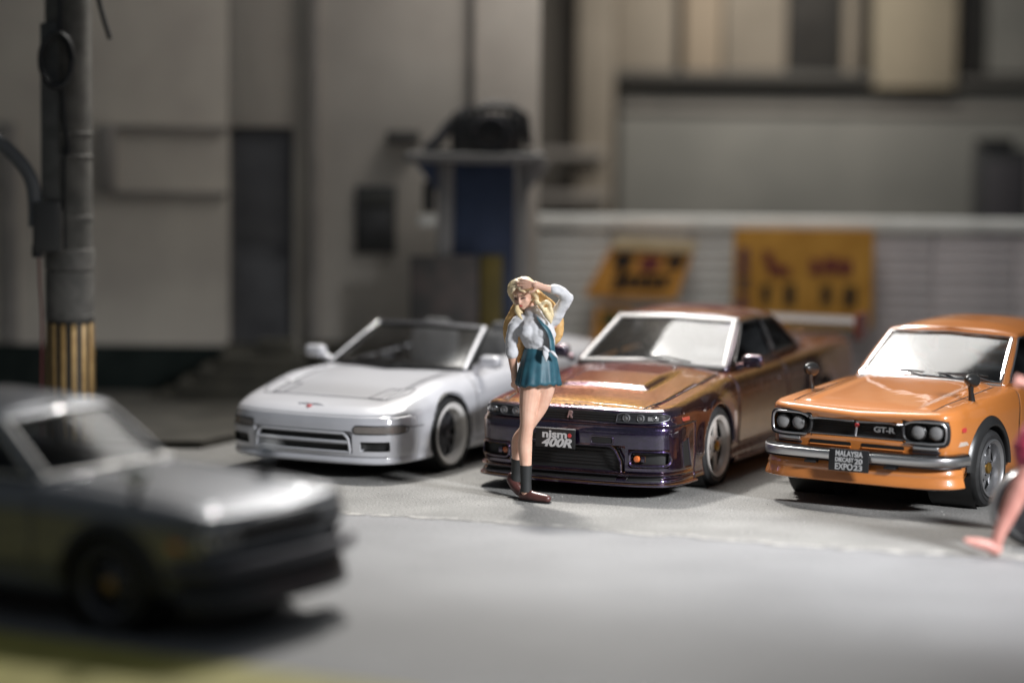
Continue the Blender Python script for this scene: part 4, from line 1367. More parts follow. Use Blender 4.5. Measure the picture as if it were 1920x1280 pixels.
def build_girl(loc, sc):
    root = thing("person", "person in white shirt, teal skirt and tie shading the eyes with a raised hand", "person", loc, 0, None, sc)
    Z = Vector
    hc = Vector((-.118, -.035, 1.625))
    HR = Matrix.Translation(hc) @ Matrix.Rotation(RAD(8), 4, 'Y').inverted() @ Matrix.Rotation(RAD(-26), 4, 'Z') @ Matrix.Rotation(RAD(14), 4, 'X')
    def H(x, y, z): return HR @ Vector((x, y, z))
    R3 = HR.to_3x3().to_4x4()
    b = bmesh.new()
    # head, one piece with the neck and body
    bm_ball(b, H(0, .012, .022), (.082, .098, .092), R3)
    bm_ball(b, H(0, -.030, -.040), (.062, .060, .058), R3)
    bm_ball(b, H(0, -.058, -.082), (.024, .022, .020), R3)
    for s in (-1, 1):
        bm_ball(b, H(.036 * s, -.052, -.030), (.026, .028, .028), R3)
        bm_ball(b, H(.082 * s, .012, -.012), (.010, .020, .028), R3)
    bm_chain(b, [H(0, -.078, .012), H(0, -.092, -.018), H(0, -.098, -.034)], [.008, .010, .011], 8)
    bm_chain(b, [H(-.016, -.082, -.060), H(.016, -.082, -.060)], [.009, .009], 8)
    bm_chain(b, [(-.03, .01, 1.44), (-.055, .0, 1.52), H(0, .01, -.05)], [.052, .045, .048], 14)
    # trunk
    bm_chain(b, [(.0, .02, .95), (.0, .02, 1.05), (.012, .01, 1.20), (-.012, .01, 1.33), (-.03, .01, 1.43)], [.115, .125, .088, .108, .075], 20, squash=(.78, 1.15))
    # her right leg carries her, the left crosses behind on its toe
    bm_chain(b, [(-.052, -.01, .95), (-.060, -.02, .86), (-.072, -.03, .74), (-.078, -.035, .63), (-.090, -.015, .52), (-.094, .0, .44), (-.086, .0, .30), (-.083, .0, .16), (-.083, .0, .07)], [.088, .080, .070, .058, .055, .057, .046, .036, .036], 18)
    bm_chain(b, [(.062, .03, .95), (.052, .04, .86), (.018, .05, .74), (-.045, .06, .63), (-.100, .12, .53), (-.142, .16, .46), (-.152, .19, .32), (-.158, .23, .19), (-.158, .24, .13)], [.085, .076, .064, .054, .052, .054, .044, .035, .034], 18)
    bm_chain(b, [(-.10, .03, .045), (-.02, -.03, .035), (.08, -.09, .028)], [.034, .036, .024], 12)
    bm_chain(b, [(-.185, .26, .12), (-.15, .19, .06), (-.10, .12, .025)], [.03, .034, .024], 12)
    # arms
    bm_chain(b, [(-.155, .01, 1.405), (-.195, .01, 1.31), (-.208, .02, 1.215), (-.196, .04, 1.11), (-.184, .07, 1.005)], [.050, .044, .038, .036, .026], 14)
    hand(b, (-.184, .07, 1.005), (-.176, .085, .945), [((-.165 - .012 * k, .085 + .012 * k, .905), (-.160 - .010 * k, .095 + .012 * k, .872 + .004 * k), (-.150 - .009 * k, .10 + .012 * k, .845 + .006 * k * k)) for k in range(4)],
         [(-.165, .06, .955), (-.150, .05, .925), (-.142, .05, .90)])
    bm_chain(b, [(.105, .0, 1.40), (.175, -.05, 1.52), (.222, -.075, 1.605), (.135, -.12, 1.662), (.035, -.155, 1.690)], [.050, .043, .040, .034, .025], 14)
    pc = Vector((-.030, -.168, 1.712))
    tips = []
    for k, (dz, L) in enumerate(((.030, .088), (.012, .100), (-.006, .096), (-.022, .078))):
        base = pc + Vector((-.040, -.004, dz * .8)); mid = base + Vector((-L * .5, .008, dz * .45)); tip = mid + Vector((-L * .5, .020, dz * .2 - .004))
        tips.append((base, mid, tip))
    hand(b, (.035, -.155, 1.690), pc, tips, [pc + Vector((.015, -.002, -.022)), pc + Vector((-.018, -.012, -.050)), pc + Vector((-.048, -.006, -.062))], r=.0098, palm_r=.030)
    remeshed("body", b, .0052, M_SKIN, root, 2)
    # face paint
    for s, zz in ((-1, 0), (1, 0)):
        e = bmesh.new()
        bm_chain(e, [H(s * .048, -.072, -.004), H(s * .032, -.084, -.001), H(s * .018, -.087, -.005)], [.0035, .0058, .0035], 8)
        bm_obj("eye", e, M_EYE, root)
        e = bmesh.new()
        bm_chain(e, [H(s * .054, -.070, .022), H(s * .036, -.082, .027), H(s * .016, -.088, .022)], [.002, .003, .002], 6)
        bm_obj("eyebrow", e, M_HAIR, root)
    e = bmesh.new()
    bm_chain(e, [H(-.014, -.089, -.061), H(0, -.093, -.060), H(.014, -.089, -.061)], [.003, .0062, .003], 8)
    bm_obj("lips", e, M_LIPS, root)
    # hair: cap, side locks, two curled tails in front, long lengths behind
    h = bmesh.new()
    bm_ball(h, H(0, .030, .040), (.096, .102, .092), R3)
    bm_ball(h, H(0, .050, -.01), (.090, .080, .095), R3)
    for s in (-1, 1):
        bm_chain(h, [H(0, -.045, .118), H(s * .050, -.060, .095), H(s * .092, -.025, .045), H(s * .098, .010, -.03), H(s * .088, .015, -.09)], [.022, .026, .024, .022, .014], 10)
        bm_chain(h, [H(0, -.02, .128), H(s * .05, -.045, .108), H(s * .092, .0, .04)], [.02, .026, .03], 10)
    bm_chain(h, [H(.01, -.062, .105), H(.030, -.086, .078), H(.066, -.078, .042)], [.016, .015, .006], 8)
    bm_chain(h, [H(-.004, -.062, .105), H(-.030, -.086, .078), H(-.066, -.078, .042)], [.016, .015, .006], 8)
    cap = remeshed("hair", h, .0052, M_HAIR, root, 2, wrinkle=.003, wscale=26)
    t = bmesh.new()   # curl over her left shoulder: a ring that opens and hangs to a point
    c0 = Vector((.058, -.125, 1.545))
    sw = [c0 + Vector((.031 * cos(a), -.010 * sin(a), .031 * sin(a))) for a in np.linspace(RAD(170), RAD(-170), 14)]
    bm_chain(t, sw, [.017] * 12 + [.014, .010], 10)
    bm_chain(t, [H(.085, -.01, -.055), c0 + Vector((-.078, .01, .030)), c0 + Vector((-.048, -.004, .010)), c0 + Vector((-.020, -.012, -.030))], [.012, .018, .017, .015], 10)
    bm_chain(t, [c0 + Vector((-.020, .0, -.030)), c0 + Vector((.005, -.010, -.062)), c0 + Vector((.026, -.006, -.10)), c0 + Vector((.040, .0, -.140))], [.020, .025, .019, .004], 12)
    bm_chain(t, [c0 + Vector((.036, .0, -.02)), c0 + Vector((.044, .0, -.07)), c0 + Vector((.042, .0, -.125))], [.017, .018, .006], 10)
    remeshed("hair_tail", t, .0050, M_HAIR, root, 2, wrinkle=.002, wscale=34)
    t = bmesh.new()
    c1 = Vector((-.168, -.10, 1.505))
    bm_chain(t, [c1 + Vector((.006, .02, .045)), c1 + Vector((.0, .0, .018)), c1 + Vector((.012, -.012, -.02)), c1 + Vector((.042, -.018, -.066))], [.010, .022, .020, .005], 10)
    bm_chain(t, [c1 + Vector((-.006, .0, .024)), c1 + Vector((.012, -.014, .006)), c1 + Vector((.048, -.016, -.020))], [.012, .015, .005], 10)
    remeshed("hair_tail", t, .0050, M_HAIR, root, 2, wrinkle=.002, wscale=34)
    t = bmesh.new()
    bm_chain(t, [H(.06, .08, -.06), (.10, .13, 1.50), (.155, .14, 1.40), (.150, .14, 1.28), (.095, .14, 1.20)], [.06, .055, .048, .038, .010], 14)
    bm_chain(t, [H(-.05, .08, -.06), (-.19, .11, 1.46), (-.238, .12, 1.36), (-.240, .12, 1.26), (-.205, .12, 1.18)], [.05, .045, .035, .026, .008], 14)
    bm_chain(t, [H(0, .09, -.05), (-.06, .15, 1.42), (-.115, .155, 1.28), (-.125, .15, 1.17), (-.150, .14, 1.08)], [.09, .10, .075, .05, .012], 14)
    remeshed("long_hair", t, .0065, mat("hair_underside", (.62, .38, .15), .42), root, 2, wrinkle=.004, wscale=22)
    # shirt with rolled sleeve and knotted hem
    s_ = bmesh.new()
    bm_chain(s_, [(.016, -.005, 1.235), (.002, -.01, 1.30), (-.020, -.015, 1.37), (-.030, .0, 1.425)], [.108, .128, .130, .090], 24, squash=(.86, 1.08))
    for bx in (-.085, .030):
        bm_ball(s_, (bx, -.085, 1.345), (.058, .055, .060))
    bm_chain(s_, [(-.12, .01, 1.43), (-.172, .01, 1.385), (-.202, .01, 1.30), (-.208, .018, 1.205), (-.203, .025, 1.165)], [.050, .054, .050, .046, .044], 16)
    bm_chain(s_, [(-.207, .02, 1.20), (-.203, .026, 1.160)], [.049, .049], 16)
    bm_chain(s_, [(.06, .0, 1.40), (.115, -.02, 1.43), (.180, -.055, 1.53), (.222, -.078, 1.598)], [.064, .056, .050, .045], 16)
    bm_chain(s_, [(.226, -.078, 1.603), (.165, -.108, 1.655), (.118, -.130, 1.672)], [.045, .046, .042], 16)
    bm_chain(s_, [(-.03, .0, 1.46), (-.045, -.01, 1.485)], [.066, .062], 16)
    # collar wings
    bm_chain(s_, [(-.01, -.08, 1.475), (.03, -.115, 1.43), (.052, -.125, 1.385)], [.016, .020, .006], 8)
    # knot and tails of the hem
    bm_chain(s_, [(.045, -.125, 1.225), (.065, -.15, 1.205), (.085, -.14, 1.20)], [.012, .018, .012], 8)
    shirt = remeshed("shirt", s_, .0058, M_SHIRT, root, 3, wrinkle=.007, wscale=12, seed=3)
    k_ = bmesh.new()
    for pts in ([(.052, -.135, 1.215), (.060, -.165, 1.17), (.064, -.16, 1.115)], [(.085, -.135, 1.21), (.125, -.145, 1.175), (.158, -.12, 1.135)]):
        bm_chain(k_, pts, [.018, .024, .003], 10, squash=(1.0, .5))
    remeshed("shirt_tail", k_, .005, M_SHIRT, root, 1)
    # skirt: pleated cone with an uneven hem
    sk = bmesh.new()
    rows = []
    n = 96
    for j in range(15):
        f = j / 14
        z = 1.215 - .295 * f
        rx = .112 + (.176 - .112) * f ** .75
        ry = .090 + (.155 - .090) * f ** .75
        cx = .012 - .012 * f
        row = []
        for k in range(n):
            a = 2 * pi * k / n
            pl = (abs(((k * 13 / n) % 1) - .5) * 2 - .5) * .013 * f ** 1.3
            fold = .010 * sin(3 * a + 1.0) * f + .006 * sin(5 * a) * f
            r_ = 1 + (pl + fold) / .17
            dz = -.010 * sin(2 * a + .6) * f + .006 * cos(13 * a) * f
            row.append(sk.verts.new((cx + rx * r_ * cos(a), .005 + ry * r_ * sin(a), z + dz)))
        rows.append(row)
    for A, B in zip(rows[:-1], rows[1:]):
        for k in range(n):
            sk.faces.new((A[k], A[(k + 1) % n], B[(k + 1) % n], B[k]))
    so = bm_obj("skirt", sk, M_TEAL, root, sharp=60)
    md = so.modifiers.new("thickness", 'SOLIDIFY'); md.thickness = .008; md.offset = -1
    # tie, swung to her left
    ti = bmesh.new()
    path = catmull([(-.005, -.105, 1.455), (.030, -.135, 1.41), (.072, -.135, 1.36), (.098, -.125, 1.30), (.108, -.130, 1.24), (.112, -.135, 1.185)], 5)
    wid = np.interp(np.linspace(0, 1, len(path)), [0, .15, .5, .9, 1], [.014, .020, .032, .037, .014])
    bm_tube(ti, path, list(wid), 12, squash=(1.0, .35))
    bm_obj("tie", ti, M_TEAL, root, sharp=60)
    # socks and loafers
    for pts, rad in (([(-.084, .0, .285), (-.083, .0, .16), (-.082, .0, .075)], [.0485, .042, .044]), ([(-.153, .195, .315), (-.158, .230, .19), (-.160, .24, .125)], [.0475, .041, .043])):
        q = bmesh.new()
        bm_tube(q, catmull(pts, 6), list(np.interp(np.linspace(0, 1, 13), [0, .5, 1], rad)), 20)
        bm_obj("sock", q, M_SOCK, root, sharp=60)
    def shoe(heel, mid, toe, up, lift=0.0):
        q = bmesh.new()
        bm_chain(q, [heel, mid, toe], [.040, .043, .033], 14)
        bm_chain(q, [Vector(heel) + Vector((0, 0, .028)), Vector(mid) + Vector((-.015, .01, .022))], [.034, .026], 14)
        o = remeshed("loafer", q, .0055, M_SHOE, root, 2)
        for v in o.data.vertices:
            if lift == 0 and v.co.z < .004: v.co.z = .004
        sq = bmesh.new()
        d = (Vector(toe) - Vector(heel)); d.z = 0; L = d.length; d.normalize()
        return o
    shoe((-.102, .025, .044), (-.02, -.035, .040), (.082, -.095, .034), 0)
    shoe((-.196, .265, .128), (-.155, .20, .075), (-.105, .125, .034), 0, 1)
    so = bmesh.new()
    bm_tube(so, [(-.125, .040, .010), (-.02, -.034, .010), (.108, -.110, .010)], [.034, .042, .022], 16, squash=(1.0, .22))
    bm_obj("shoe_sole", so, M_BLACK, root)
    return root

def build_walker(loc, sc):
    """the figure that strides in at the edge of the frame"""
    root = thing("person", "person in a magenta dress striding past the orange coupe", "person", loc, 0, None, sc)
    skin = noise_color(mat("pink_skin", (.42, .19, .155), .5), (.39, .165, .135), (.47, .225, .185), 12)
    b = bmesh.new()
    bm_chain(b, [(.37, .0, .92), (.33, -.02, .80), (.255, -.03, .66), (.19, -.03, .54), (.155, -.01, .44), (.10, .0, .30), (.045, .0, .17), (.025, .0, .10)], [.10, .095, .084, .070, .072, .060, .046, .042], 16)
    bm_chain(b, [(.020, .0, .055), (-.05, -.01, .085), (-.13, -.02, .105), (-.19, -.025, .120)], [.046, .042, .036, .022], 12)
    bm_chain(b, [(.47, .05, .92), (.50, .06, .74), (.54, .08, .54), (.62, .1, .34), (.72, .12, .14)], [.09, .075, .058, .052, .034], 16)
    bm_chain(b, [(.73, .12, .12), (.68, .12, .05), (.60, .12, .03)], [.03, .034, .022], 12)
    for k in range(5):
        bm_chain(b, [(-.16, -.045 + .014 * k, .112), (-.205, -.05 + .015 * k, .124 - .002 * k)], [.012, .008], 8)
    bm_chain(b, [(.42, .02, .95), (.42, .02, 1.15), (.40, .02, 1.35), (.38, .02, 1.48), (.365, .02, 1.56)], [.13, .10, .12, .07, .048], 18, squash=(.8, 1.15))
    bm_ball(b, (.345, .0, 1.66), (.085, .095, .115))
    bm_chain(b, [(.35, -.14, 1.40), (.33, -.16, 1.26), (.31, -.16, 1.14), (.22, -.17, 1.20), (.165, -.17, 1.25)], [.05, .042, .036, .032, .026], 12)
    hand(b, (.165, -.17, 1.25), (.125, -.17, 1.272), [((.10, -.185 + .014 * k, 1.28 - .004 * k), (.092, -.19 + .014 * k, 1.25), (.108, -.185 + .013 * k, 1.228)) for k in range(4)],
         [(.14, -.145, 1.275), (.118, -.14, 1.295), (.10, -.15, 1.30)])
    bm_chain(b, [(.46, .17, 1.40), (.55, .2, 1.24), (.60, .2, 1.08), (.56, .15, .95), (.53, .12, .88)], [.05, .042, .036, .03, .03], 12)
    bm_chain(b, [(.275, -.02, 1.665), (.248, -.022, 1.645), (.256, -.02, 1.63)], [.010, .014, .010], 8)
    remeshed("body", b, .008, skin, root, 2)
    for s in (-1, 1):
        e = bmesh.new()
        bm_chain(e, [(.272, .0 + s * .026, 1.682), (.262, .0 + s * .040, 1.684), (.270, .0 + s * .056, 1.680)], [.006, .009, .006], 8)
        bm_obj("eye", e, M_EYE, root)
    e = bmesh.new()
    bm_chain(e, [(.270, -.022, 1.602), (.262, 0, 1.602), (.270, .022, 1.602)], [.005, .009, .005], 8)
    bm_obj("lips", e, M_LIPS, root)
    dress_m = noise_color(mat("magenta_cloth", (.36, .03, .07), .6), (.32, .025, .06), (.42, .04, .09), 9)
    d = bmesh.new()
    bm_chain(d, [(.39, .02, 1.40), (.41, .02, 1.16), (.41, .01, .98), (.38, .0, .86), (.36, .0, .76)], [.13, .115, .15, .19, .215], 24, squash=(.8, 1.1))
    remeshed("dress", d, .010, dress_m, root, 3, wrinkle=.008, wscale=8)
    h = bmesh.new()
    bm_ball(h, (.36, .03, 1.69), (.10, .105, .115))
    bm_chain(h, [(.40, .08, 1.66), (.45, .1, 1.50), (.47, .1, 1.34)], [.08, .07, .03], 12)
    remeshed("hair", h, .009, mat("dark_hair", (.05, .025, .02), .45), root, 2)
    return root
# ================================================================== setting
def kind(o, k): o["kind"] = k; return o

M_LOT = noise_color(mat("parking_asphalt", (.20, .196, .188), .78), (.170, .166, .158), (.245, .240, .228), 1.6, 8, .3, .7, bump=.5, bscale=42, bdist=.02)
M_ROAD = noise_color(mat("road_card", (0.184, 0.184, 0.188), .7), (0.173, 0.173, 0.178), (0.216, 0.216, 0.221), .9, 8, .3, .7, bump=.15, bscale=30, bdist=.01)
M_LINE = noise_color(mat("worn_edge_line", (.34, .33, .31), .8), (.20, .195, .19), (.40, .385, .36), 7, 8, .40, .62, bump=.4, bscale=40, bdist=.01)
M_YEL = noise_color(mat("yellow_road_paint", (0.405, 0.367, 0.091), .75), (0.345, 0.307, 0.072), (0.480, 0.435, 0.117), 5, 6)

def aggregate(m, scale, amt):
    nt, N, L, b = nodes(m)
    src = b.inputs["Base Color"].links[0].from_socket
    tc = N.new("ShaderNodeTexCoord")
    nz = N.new("ShaderNodeTexNoise"); nz.inputs["Scale"].default_value = scale; nz.inputs["Detail"].default_value = 3
    nz.inputs["Roughness"].default_value = .8
    L.new(tc.outputs["Object"], nz.inputs["Vector"])
    st = N.new("ShaderNodeTexNoise"); st.inputs["Scale"].default_value = .55; st.inputs["Detail"].default_value = 5
    L.new(tc.outputs["Object"], st.inputs["Vector"])
    mr = N.new("ShaderNodeMapRange"); mr.inputs["From Min"].default_value = .3; mr.inputs["From Max"].default_value = .7
    mr.inputs["To Min"].default_value = 1 - amt; mr.inputs["To Max"].default_value = 1 + amt
    L.new(nz.outputs["Fac"], mr.inputs["Value"])
    m2 = N.new("ShaderNodeMapRange"); m2.inputs["From Min"].default_value = .35; m2.inputs["From Max"].default_value = .65
    m2.inputs["To Min"].default_value = .88; m2.inputs["To Max"].default_value = 1.08
    L.new(st.outputs["Fac"], m2.inputs["Value"])
    mu = N.new("ShaderNodeMath"); mu.operation = 'MULTIPLY'
    L.new(mr.outputs[0], mu.inputs[0]); L.new(m2.outputs[0], mu.inputs[1])
    sc_ = N.new("ShaderNodeVectorMath"); sc_.operation = 'SCALE'
    L.new(src, sc_.inputs[0]); L.new(mu.outputs[0], sc_.inputs["Scale"])
    L.new(sc_.outputs[0], b.inputs["Base Color"])
aggregate(M_LOT, 56, .55)
aggregate(M_ROAD, 40, .30)

def sheet(name, quad, z, m, nx=60, ny=20, amp=0.0):
    """flat sheet from four corners (a b c d), finely divided so that it may be slightly uneven"""
    a, b, c, d = [np.array(q, float) for q in quad]
    vs, fs = [], []
    for i in range(nx + 1):
        for j in range(ny + 1):
            u, v = i / nx, j / ny
            p = a * (1 - u) * (1 - v) + b * u * (1 - v) + c * u * v + d * (1 - u) * v
            vs.append((p[0], p[1], z))
    for i in range(nx):
        for j in range(ny):
            k = i * (ny + 1) + j
            fs.append((k, k + ny + 1, k + ny + 2, k + 1))
    return mesh_obj(name, vs, fs, m)

E0, E1 = (-1.25, 20.21), (3.18, 18.63)     # the edge between road and parking lot
def edge(t): return (E0[0] + (E1[0] - E0[0]) * t, E0[1] + (E1[1] - E0[1]) * t)
kind(mesh_obj("ground", [(-40, -4, -.03), (40, -4, -.03), (40, 60, -.03), (-40, 60, -.03)], [(0, 1, 2, 3)], mat("base_board", (.10, .095, .09), .8)), "structure")
kind(sheet("road", [edge(-6), edge(7), (30, -3), (-30, -3)], 0.0, M_ROAD), "structure")
kind(sheet("parking_lot", [edge(-6), edge(7), (30, 40), (-30, 40)], -0.0, M_LOT), "structure")
M_UNLIT = noise_color(mat("unlit_floor_dark", (.055, .050, .040), .9), (.040, .037, .030), (.070, .064, .052), 3, bump=.3, bscale=30, bdist=.01)
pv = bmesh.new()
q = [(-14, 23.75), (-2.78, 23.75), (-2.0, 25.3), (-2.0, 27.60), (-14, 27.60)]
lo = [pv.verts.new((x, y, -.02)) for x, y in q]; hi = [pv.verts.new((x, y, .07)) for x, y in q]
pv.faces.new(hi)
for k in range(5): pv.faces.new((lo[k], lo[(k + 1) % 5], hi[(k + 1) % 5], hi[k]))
kind(bm_obj("unlit_slab", pv, M_UNLIT, None), "structure")  # slab added; its dark colour stands for floor outside the lamp pool
# worn, broken line where the two printed sheets meet
rng = random.Random(3)
ln = bmesh.new()
dx, dy = np.array(E1) - np.array(E0)
L = math.hypot(dx, dy); tx, ty = dx / L, dy / L; nx_, ny_ = -ty, tx
s = -9.0
while s < 16:
    step = rng.uniform(.05, .22)
    w0 = rng.uniform(.02, .085); o0 = rng.uniform(-.05, .05) + .06 * sin(s * 1.3)
    k = rng.randint(5, 8)
    cx, cy = E0[0] + tx * s + nx_ * o0, E0[1] + ty * s + ny_ * o0
    vs = []
    for q in range(k):
        a = 2 * pi * q / k
        ra, rb = step * rng.uniform(.4, .75), w0 * rng.uniform(.6, 1.1)
        vs.append(ln.verts.new((cx + tx * ra * cos(a) + nx_ * rb * sin(a), cy + ty * ra * cos(a) + ny_ * rb * sin(a), .004 + .0002 * rng.random())))
    ln.faces.new(vs)
    s += step * .85
kind(bm_obj("worn_edge_line", ln, M_LINE, None, smooth=False), "stuff")
kind(sheet("yellow_line", [(-12, 20.9), (-.45, 14.18), (-.2, 13.0), (-12, 13.0)], .005, M_YEL, 40, 4), "structure")
# grit and dust specks scattered on the card
gr = bmesh.new()
for _ in range(500):
    x, y = rng.uniform(-3.4, 4.6), rng.uniform(18.2, 23.5)
    r = rng.uniform(.0025, .006)
    res = bmesh.ops.create_icosphere(gr, subdivisions=1, radius=r)
    bmesh.ops.translate(gr, verts=res["verts"], vec=(x, y, r * .5))
kind(bm_obj("dust", gr, mat("dust_specks", (.42, .41, .39), .9), None), "stuff")

# ------------------------------------------------------------------ left building
M_WALL = noise_color(mat("grey_render", (0.522, 0.475, 0.409), .85), (0.470, 0.422, 0.369), (0.600, 0.549, 0.468), 1.2, 7, .3, .7, bump=.3, bscale=24, bdist=.02)
M_WALL2 = noise_color(mat("pale_render", (0.554, 0.502, 0.445), .85), (0.501, 0.454, 0.400), (0.636, 0.581, 0.510), 1.0, 7, .3, .7, bump=.3, bscale=24, bdist=.02)
M_GREENBAND = noise_color(mat("dark_green_paint", (.012, .017, .016), .95, spec=.1), (.009, .013, .012), (.017, .022, .020), 3)
M_DOOR = noise_color(mat("dark_grey_door", (0.100, 0.098, 0.103), .5), (0.086, 0.085, 0.090), (0.113, 0.112, 0.116), 4)
M_OLIVE = noise_color(mat("olive_concrete", (.040, .037, .027), .85), (.030, .028, .021), (.052, .047, .034), 4)
M_MOULD = noise_color(mat("moulding_grey", (0.280, 0.259, 0.231), .8), (0.252, 0.231, 0.210), (0.308, 0.280, 0.252), 4)

lb = thing("building", "grey rendered building with a dark door, steps and a dark green base band", "building", (-4.0, 27.6, 0))
def lbox(name, x0, x1, y0, y1, z0, z1, m, parent, origin, bev=.01):
    ox, oy = origin
    return box(name, ((x0 + x1) / 2 - ox, (y0 + y1) / 2 - oy, (z0 + z1) / 2), (abs(x1 - x0), abs(y1 - y0), abs(z1 - z0)), m, parent, bev)
O1 = (-4.0, 27.6)
lbox("wall", -12, -2.95, 27.62, 28.2, 0, 8, M_WALL, lb, O1)
lbox("wall", -2.95, -2.28, 27.62, 28.2, 2.82, 8, M_WALL, lb, O1)
lbox("wall", -2.28, -2.10, 27.62, 28.2, 0, 8, M_WALL, lb, O1)
lbox("base_band", -12, -3.0, 27.575, 27.625, 0, .55, M_GREENBAND, lb, O1)
dr = lbox("door", -2.94, -2.29, 27.70, 27.76, .58, 2.80, M_DOOR, lb, O1)
lbox("door_panel", -2.84, -2.39, 27.685, 27.70, .75, 1.45, M_DOOR, dr, O1)
lbox("door_panel", -2.84, -2.39, 27.685, 27.70, 1.62, 2.62, M_DOOR, dr, O1)
dh = lathe("door_handle", [(.03, -.03), (.035, -.01), (.02, 0), (.02, .05)], M_GUN, dr, n=16, axis='Y', center=(-2.38 + 4.0, .06, 1.55))
lbox("door_threshold", -2.97, -2.26, 27.56, 27.76, .50, .58, M_OLIVE, lb, O1)
for z in (2.80, 2.13):
    lbox("ledge", -4.15, -2.96, 27.57, 27.62, z - .03, z + .03, M_MOULD, lb, O1)
lbox("pilaster", -4.28, -4.10, 27.56, 27.62, 2.13, 2.84, M_MOULD, lb, O1)
lbox("pilaster", -5.30, -5.12, 27.56, 27.62, .56, 2.84, M_MOULD, lb, O1)
lbox("ledge", -12, -5.32, 27.57, 27.62, 2.20, 2.26, M_MOULD, lb, O1)
for k in range(4):
    lbox("step", -2.95 - .21 * (3 - k), -2.12, 26.7, 27.56, .135 * k, .135 * (k + 1) - .003 * (k < 3), M_OLIVE, lb, O1)
sh = lbox("shrub_box", -2.55, -2.2, 26.72, 27.0, .54, .70, M_OLIVE, lb, O1)

O2 = (-1.0, 27.5)
pb = thing("building", "pale rendered wall block with a framed notice, right of the dark door", "building", (-1.0, 27.5, 0))
lbox("wall", -2.06, .26, 27.52, 28.2, 0, 8, M_WALL2, pb, O2)
lbox("base_band", -2.07, .27, 27.47, 27.52, 0, .62, M_OLIVE, pb, O2)
lbox("corner_strip", -2.12, -2.0, 27.47, 27.52, .62, 8, M_MOULD, pb, O2)
lbox("drain_pipe", -.46, -.40, 27.45, 27.52, 2.75, 8, M_MOULD, pb, O2, .02)
lbox("bracket_shelf", -1.30, -.97, 27.32, 27.52, 2.66, 2.80, mat("rusty_grey", (.07, .065, .06), .8), pb, O2)
fr = thing("notice_board", "small dark framed notice hanging on the pale wall beside the blue stand", "notice board", (-1.42, 27.47, 1.88))
bm = bmesh.new(); bm_box(bm, (0, .02, 0), (.42, .05, .70), .012); bm_obj("frame", bm, mat("dark_frame", (.045, .045, .045), .6), fr)
box("sheet", (-.02, -.012, -.06), (.30, .012, .30), noise_color(mat("grey_print", (.10, .10, .105), .7), (.025, .025, .025), (.07, .07, .075), 9), fr, .002)
box("sheet", (.0, -.012, .22), (.34, .012, .12), mat("dark_print", (.06, .06, .055), .7), fr, .002)

# ------------------------------------------------------------------ blue stand with the machine on top
M_BLUE = noise_color(mat("blue_paint", (.020, .033, .072), .45), (.016, .028, .062), (.025, .040, .085), 5)
M_GREYW = mat("pale_grey_paint", (.20, .195, .19), .6)
M_DKGREY = mat("dark_grey_metal", (.04, .04, .04), .5)
O3 = (-.3, 26.6)
bs = thing("fuel_stand", "tall blue and white stand with a flat tray on top, beside the fence", "stand", (-.3, 26.6, 0))
lbox("blue_panel", -.60, .02, 26.58, 26.62, .95, 2.50, M_BLUE, bs, O3)
lbox("post", -.76, -.61, 26.56, 26.80, 0, 2.50, M_GREYW, bs, O3, .02)
lbox("post", .03, .14, 26.56, 26.80, 0, 2.50, M_GREYW, bs, O3, .02)
lbox("core", -.60, .02, 26.63, 26.9, 0, 2.50, M_DKGREY, bs, O3)
lbox("tray", -1.08, .30, 26.40, 27.0, 2.50, 2.60, mat("tray_grey", (.13, .127, .124), .55), bs, O3, .02)
for s, x in ((-1, -.76), (1, .14)):
    bm = bmesh.new()
    v = [bm.verts.new((x + .3 + s * a, y, z)) for y in (-.10, .12) for a, z in ((0, 2.50), (.22, 2.50), (0, 2.22))]
    bm.faces.new(v[:3]); bm.faces.new(v[3:][::-1])
    for a, b in ((0, 1), (1, 2), (2, 0)): bm.faces.new((v[a], v[b], v[b + 3], v[a + 3]))
    bm_obj("gusset", bm, M_BLUE if s < 0 else M_GREYW, bs, sharp=30)
hd = lbox("hose_holder", -.90, -.78, 26.50, 26.62, 2.01, 2.32, mat("black_hose", (.015, .015, .015), .6), bs, O3, .03)
lbox("lamp_housing", -.95, -.76, 26.46, 26.62, 1.86, 1.99, mat("white_lamp_plastic", (.55, .54, .50), .4), bs, O3, .03)
lbox("yellow_panel", -.32, -.10, 26.54, 26.575, .62, 1.58, noise_color(mat("mustard_paint", (.11, .082, .010), .6), (.09, .066, .008), (.13, .095, .014), 6), bs, O3)
lbox("lower_cabinet", -1.02, -.34, 26.45, 26.56, .05, 1.58, noise_color(mat("dark_cabinet", (.05, .045, .042), .6), (.035, .034, .032), (.07, .055, .05), 5), bs, O3)

en = thing("engine", "black machine with ribbed casing resting on the tray of the blue stand", "machine", (-.35, 26.7, 2.602))
bm = bmesh.new(); bm_box(bm, (.08, 0, .20), (.72, .36, .38), .05); bm_obj("casing", bm, M_SATIN, en)
for k in range(9):
    box("rib", (-.24 + .08 * k, 0, .21), (.028, .40, .40), M_BLACK, en, .008)
bm = bmesh.new()
bm_tube(bm, [(-.55, 0, .03), (-.42, 0, .10), (-.30, -.02, .26), (-.10, -.02, .44)], [.05, .06, .06, .05], 12)
bm_obj("duct", bm, M_GUN, en)
lathe("flywheel", [(.17, -.05), (.18, -.02), (.18, .03), (.10, .05), (0, .05)], M_GUN, en, n=32, axis='Y', center=(.12, -.22, .20))
tube("pipe", [(-.05, -.1, .42), (.1, -.1, .47), (.3, -.05, .46), (.46, 0, .36), (.50, 0, .06)], .045, M_BLACK, en, n=10)
box("base_rail", (0, 0, .018), (1.10, .34, .032), M_DKGREY, en, .008)

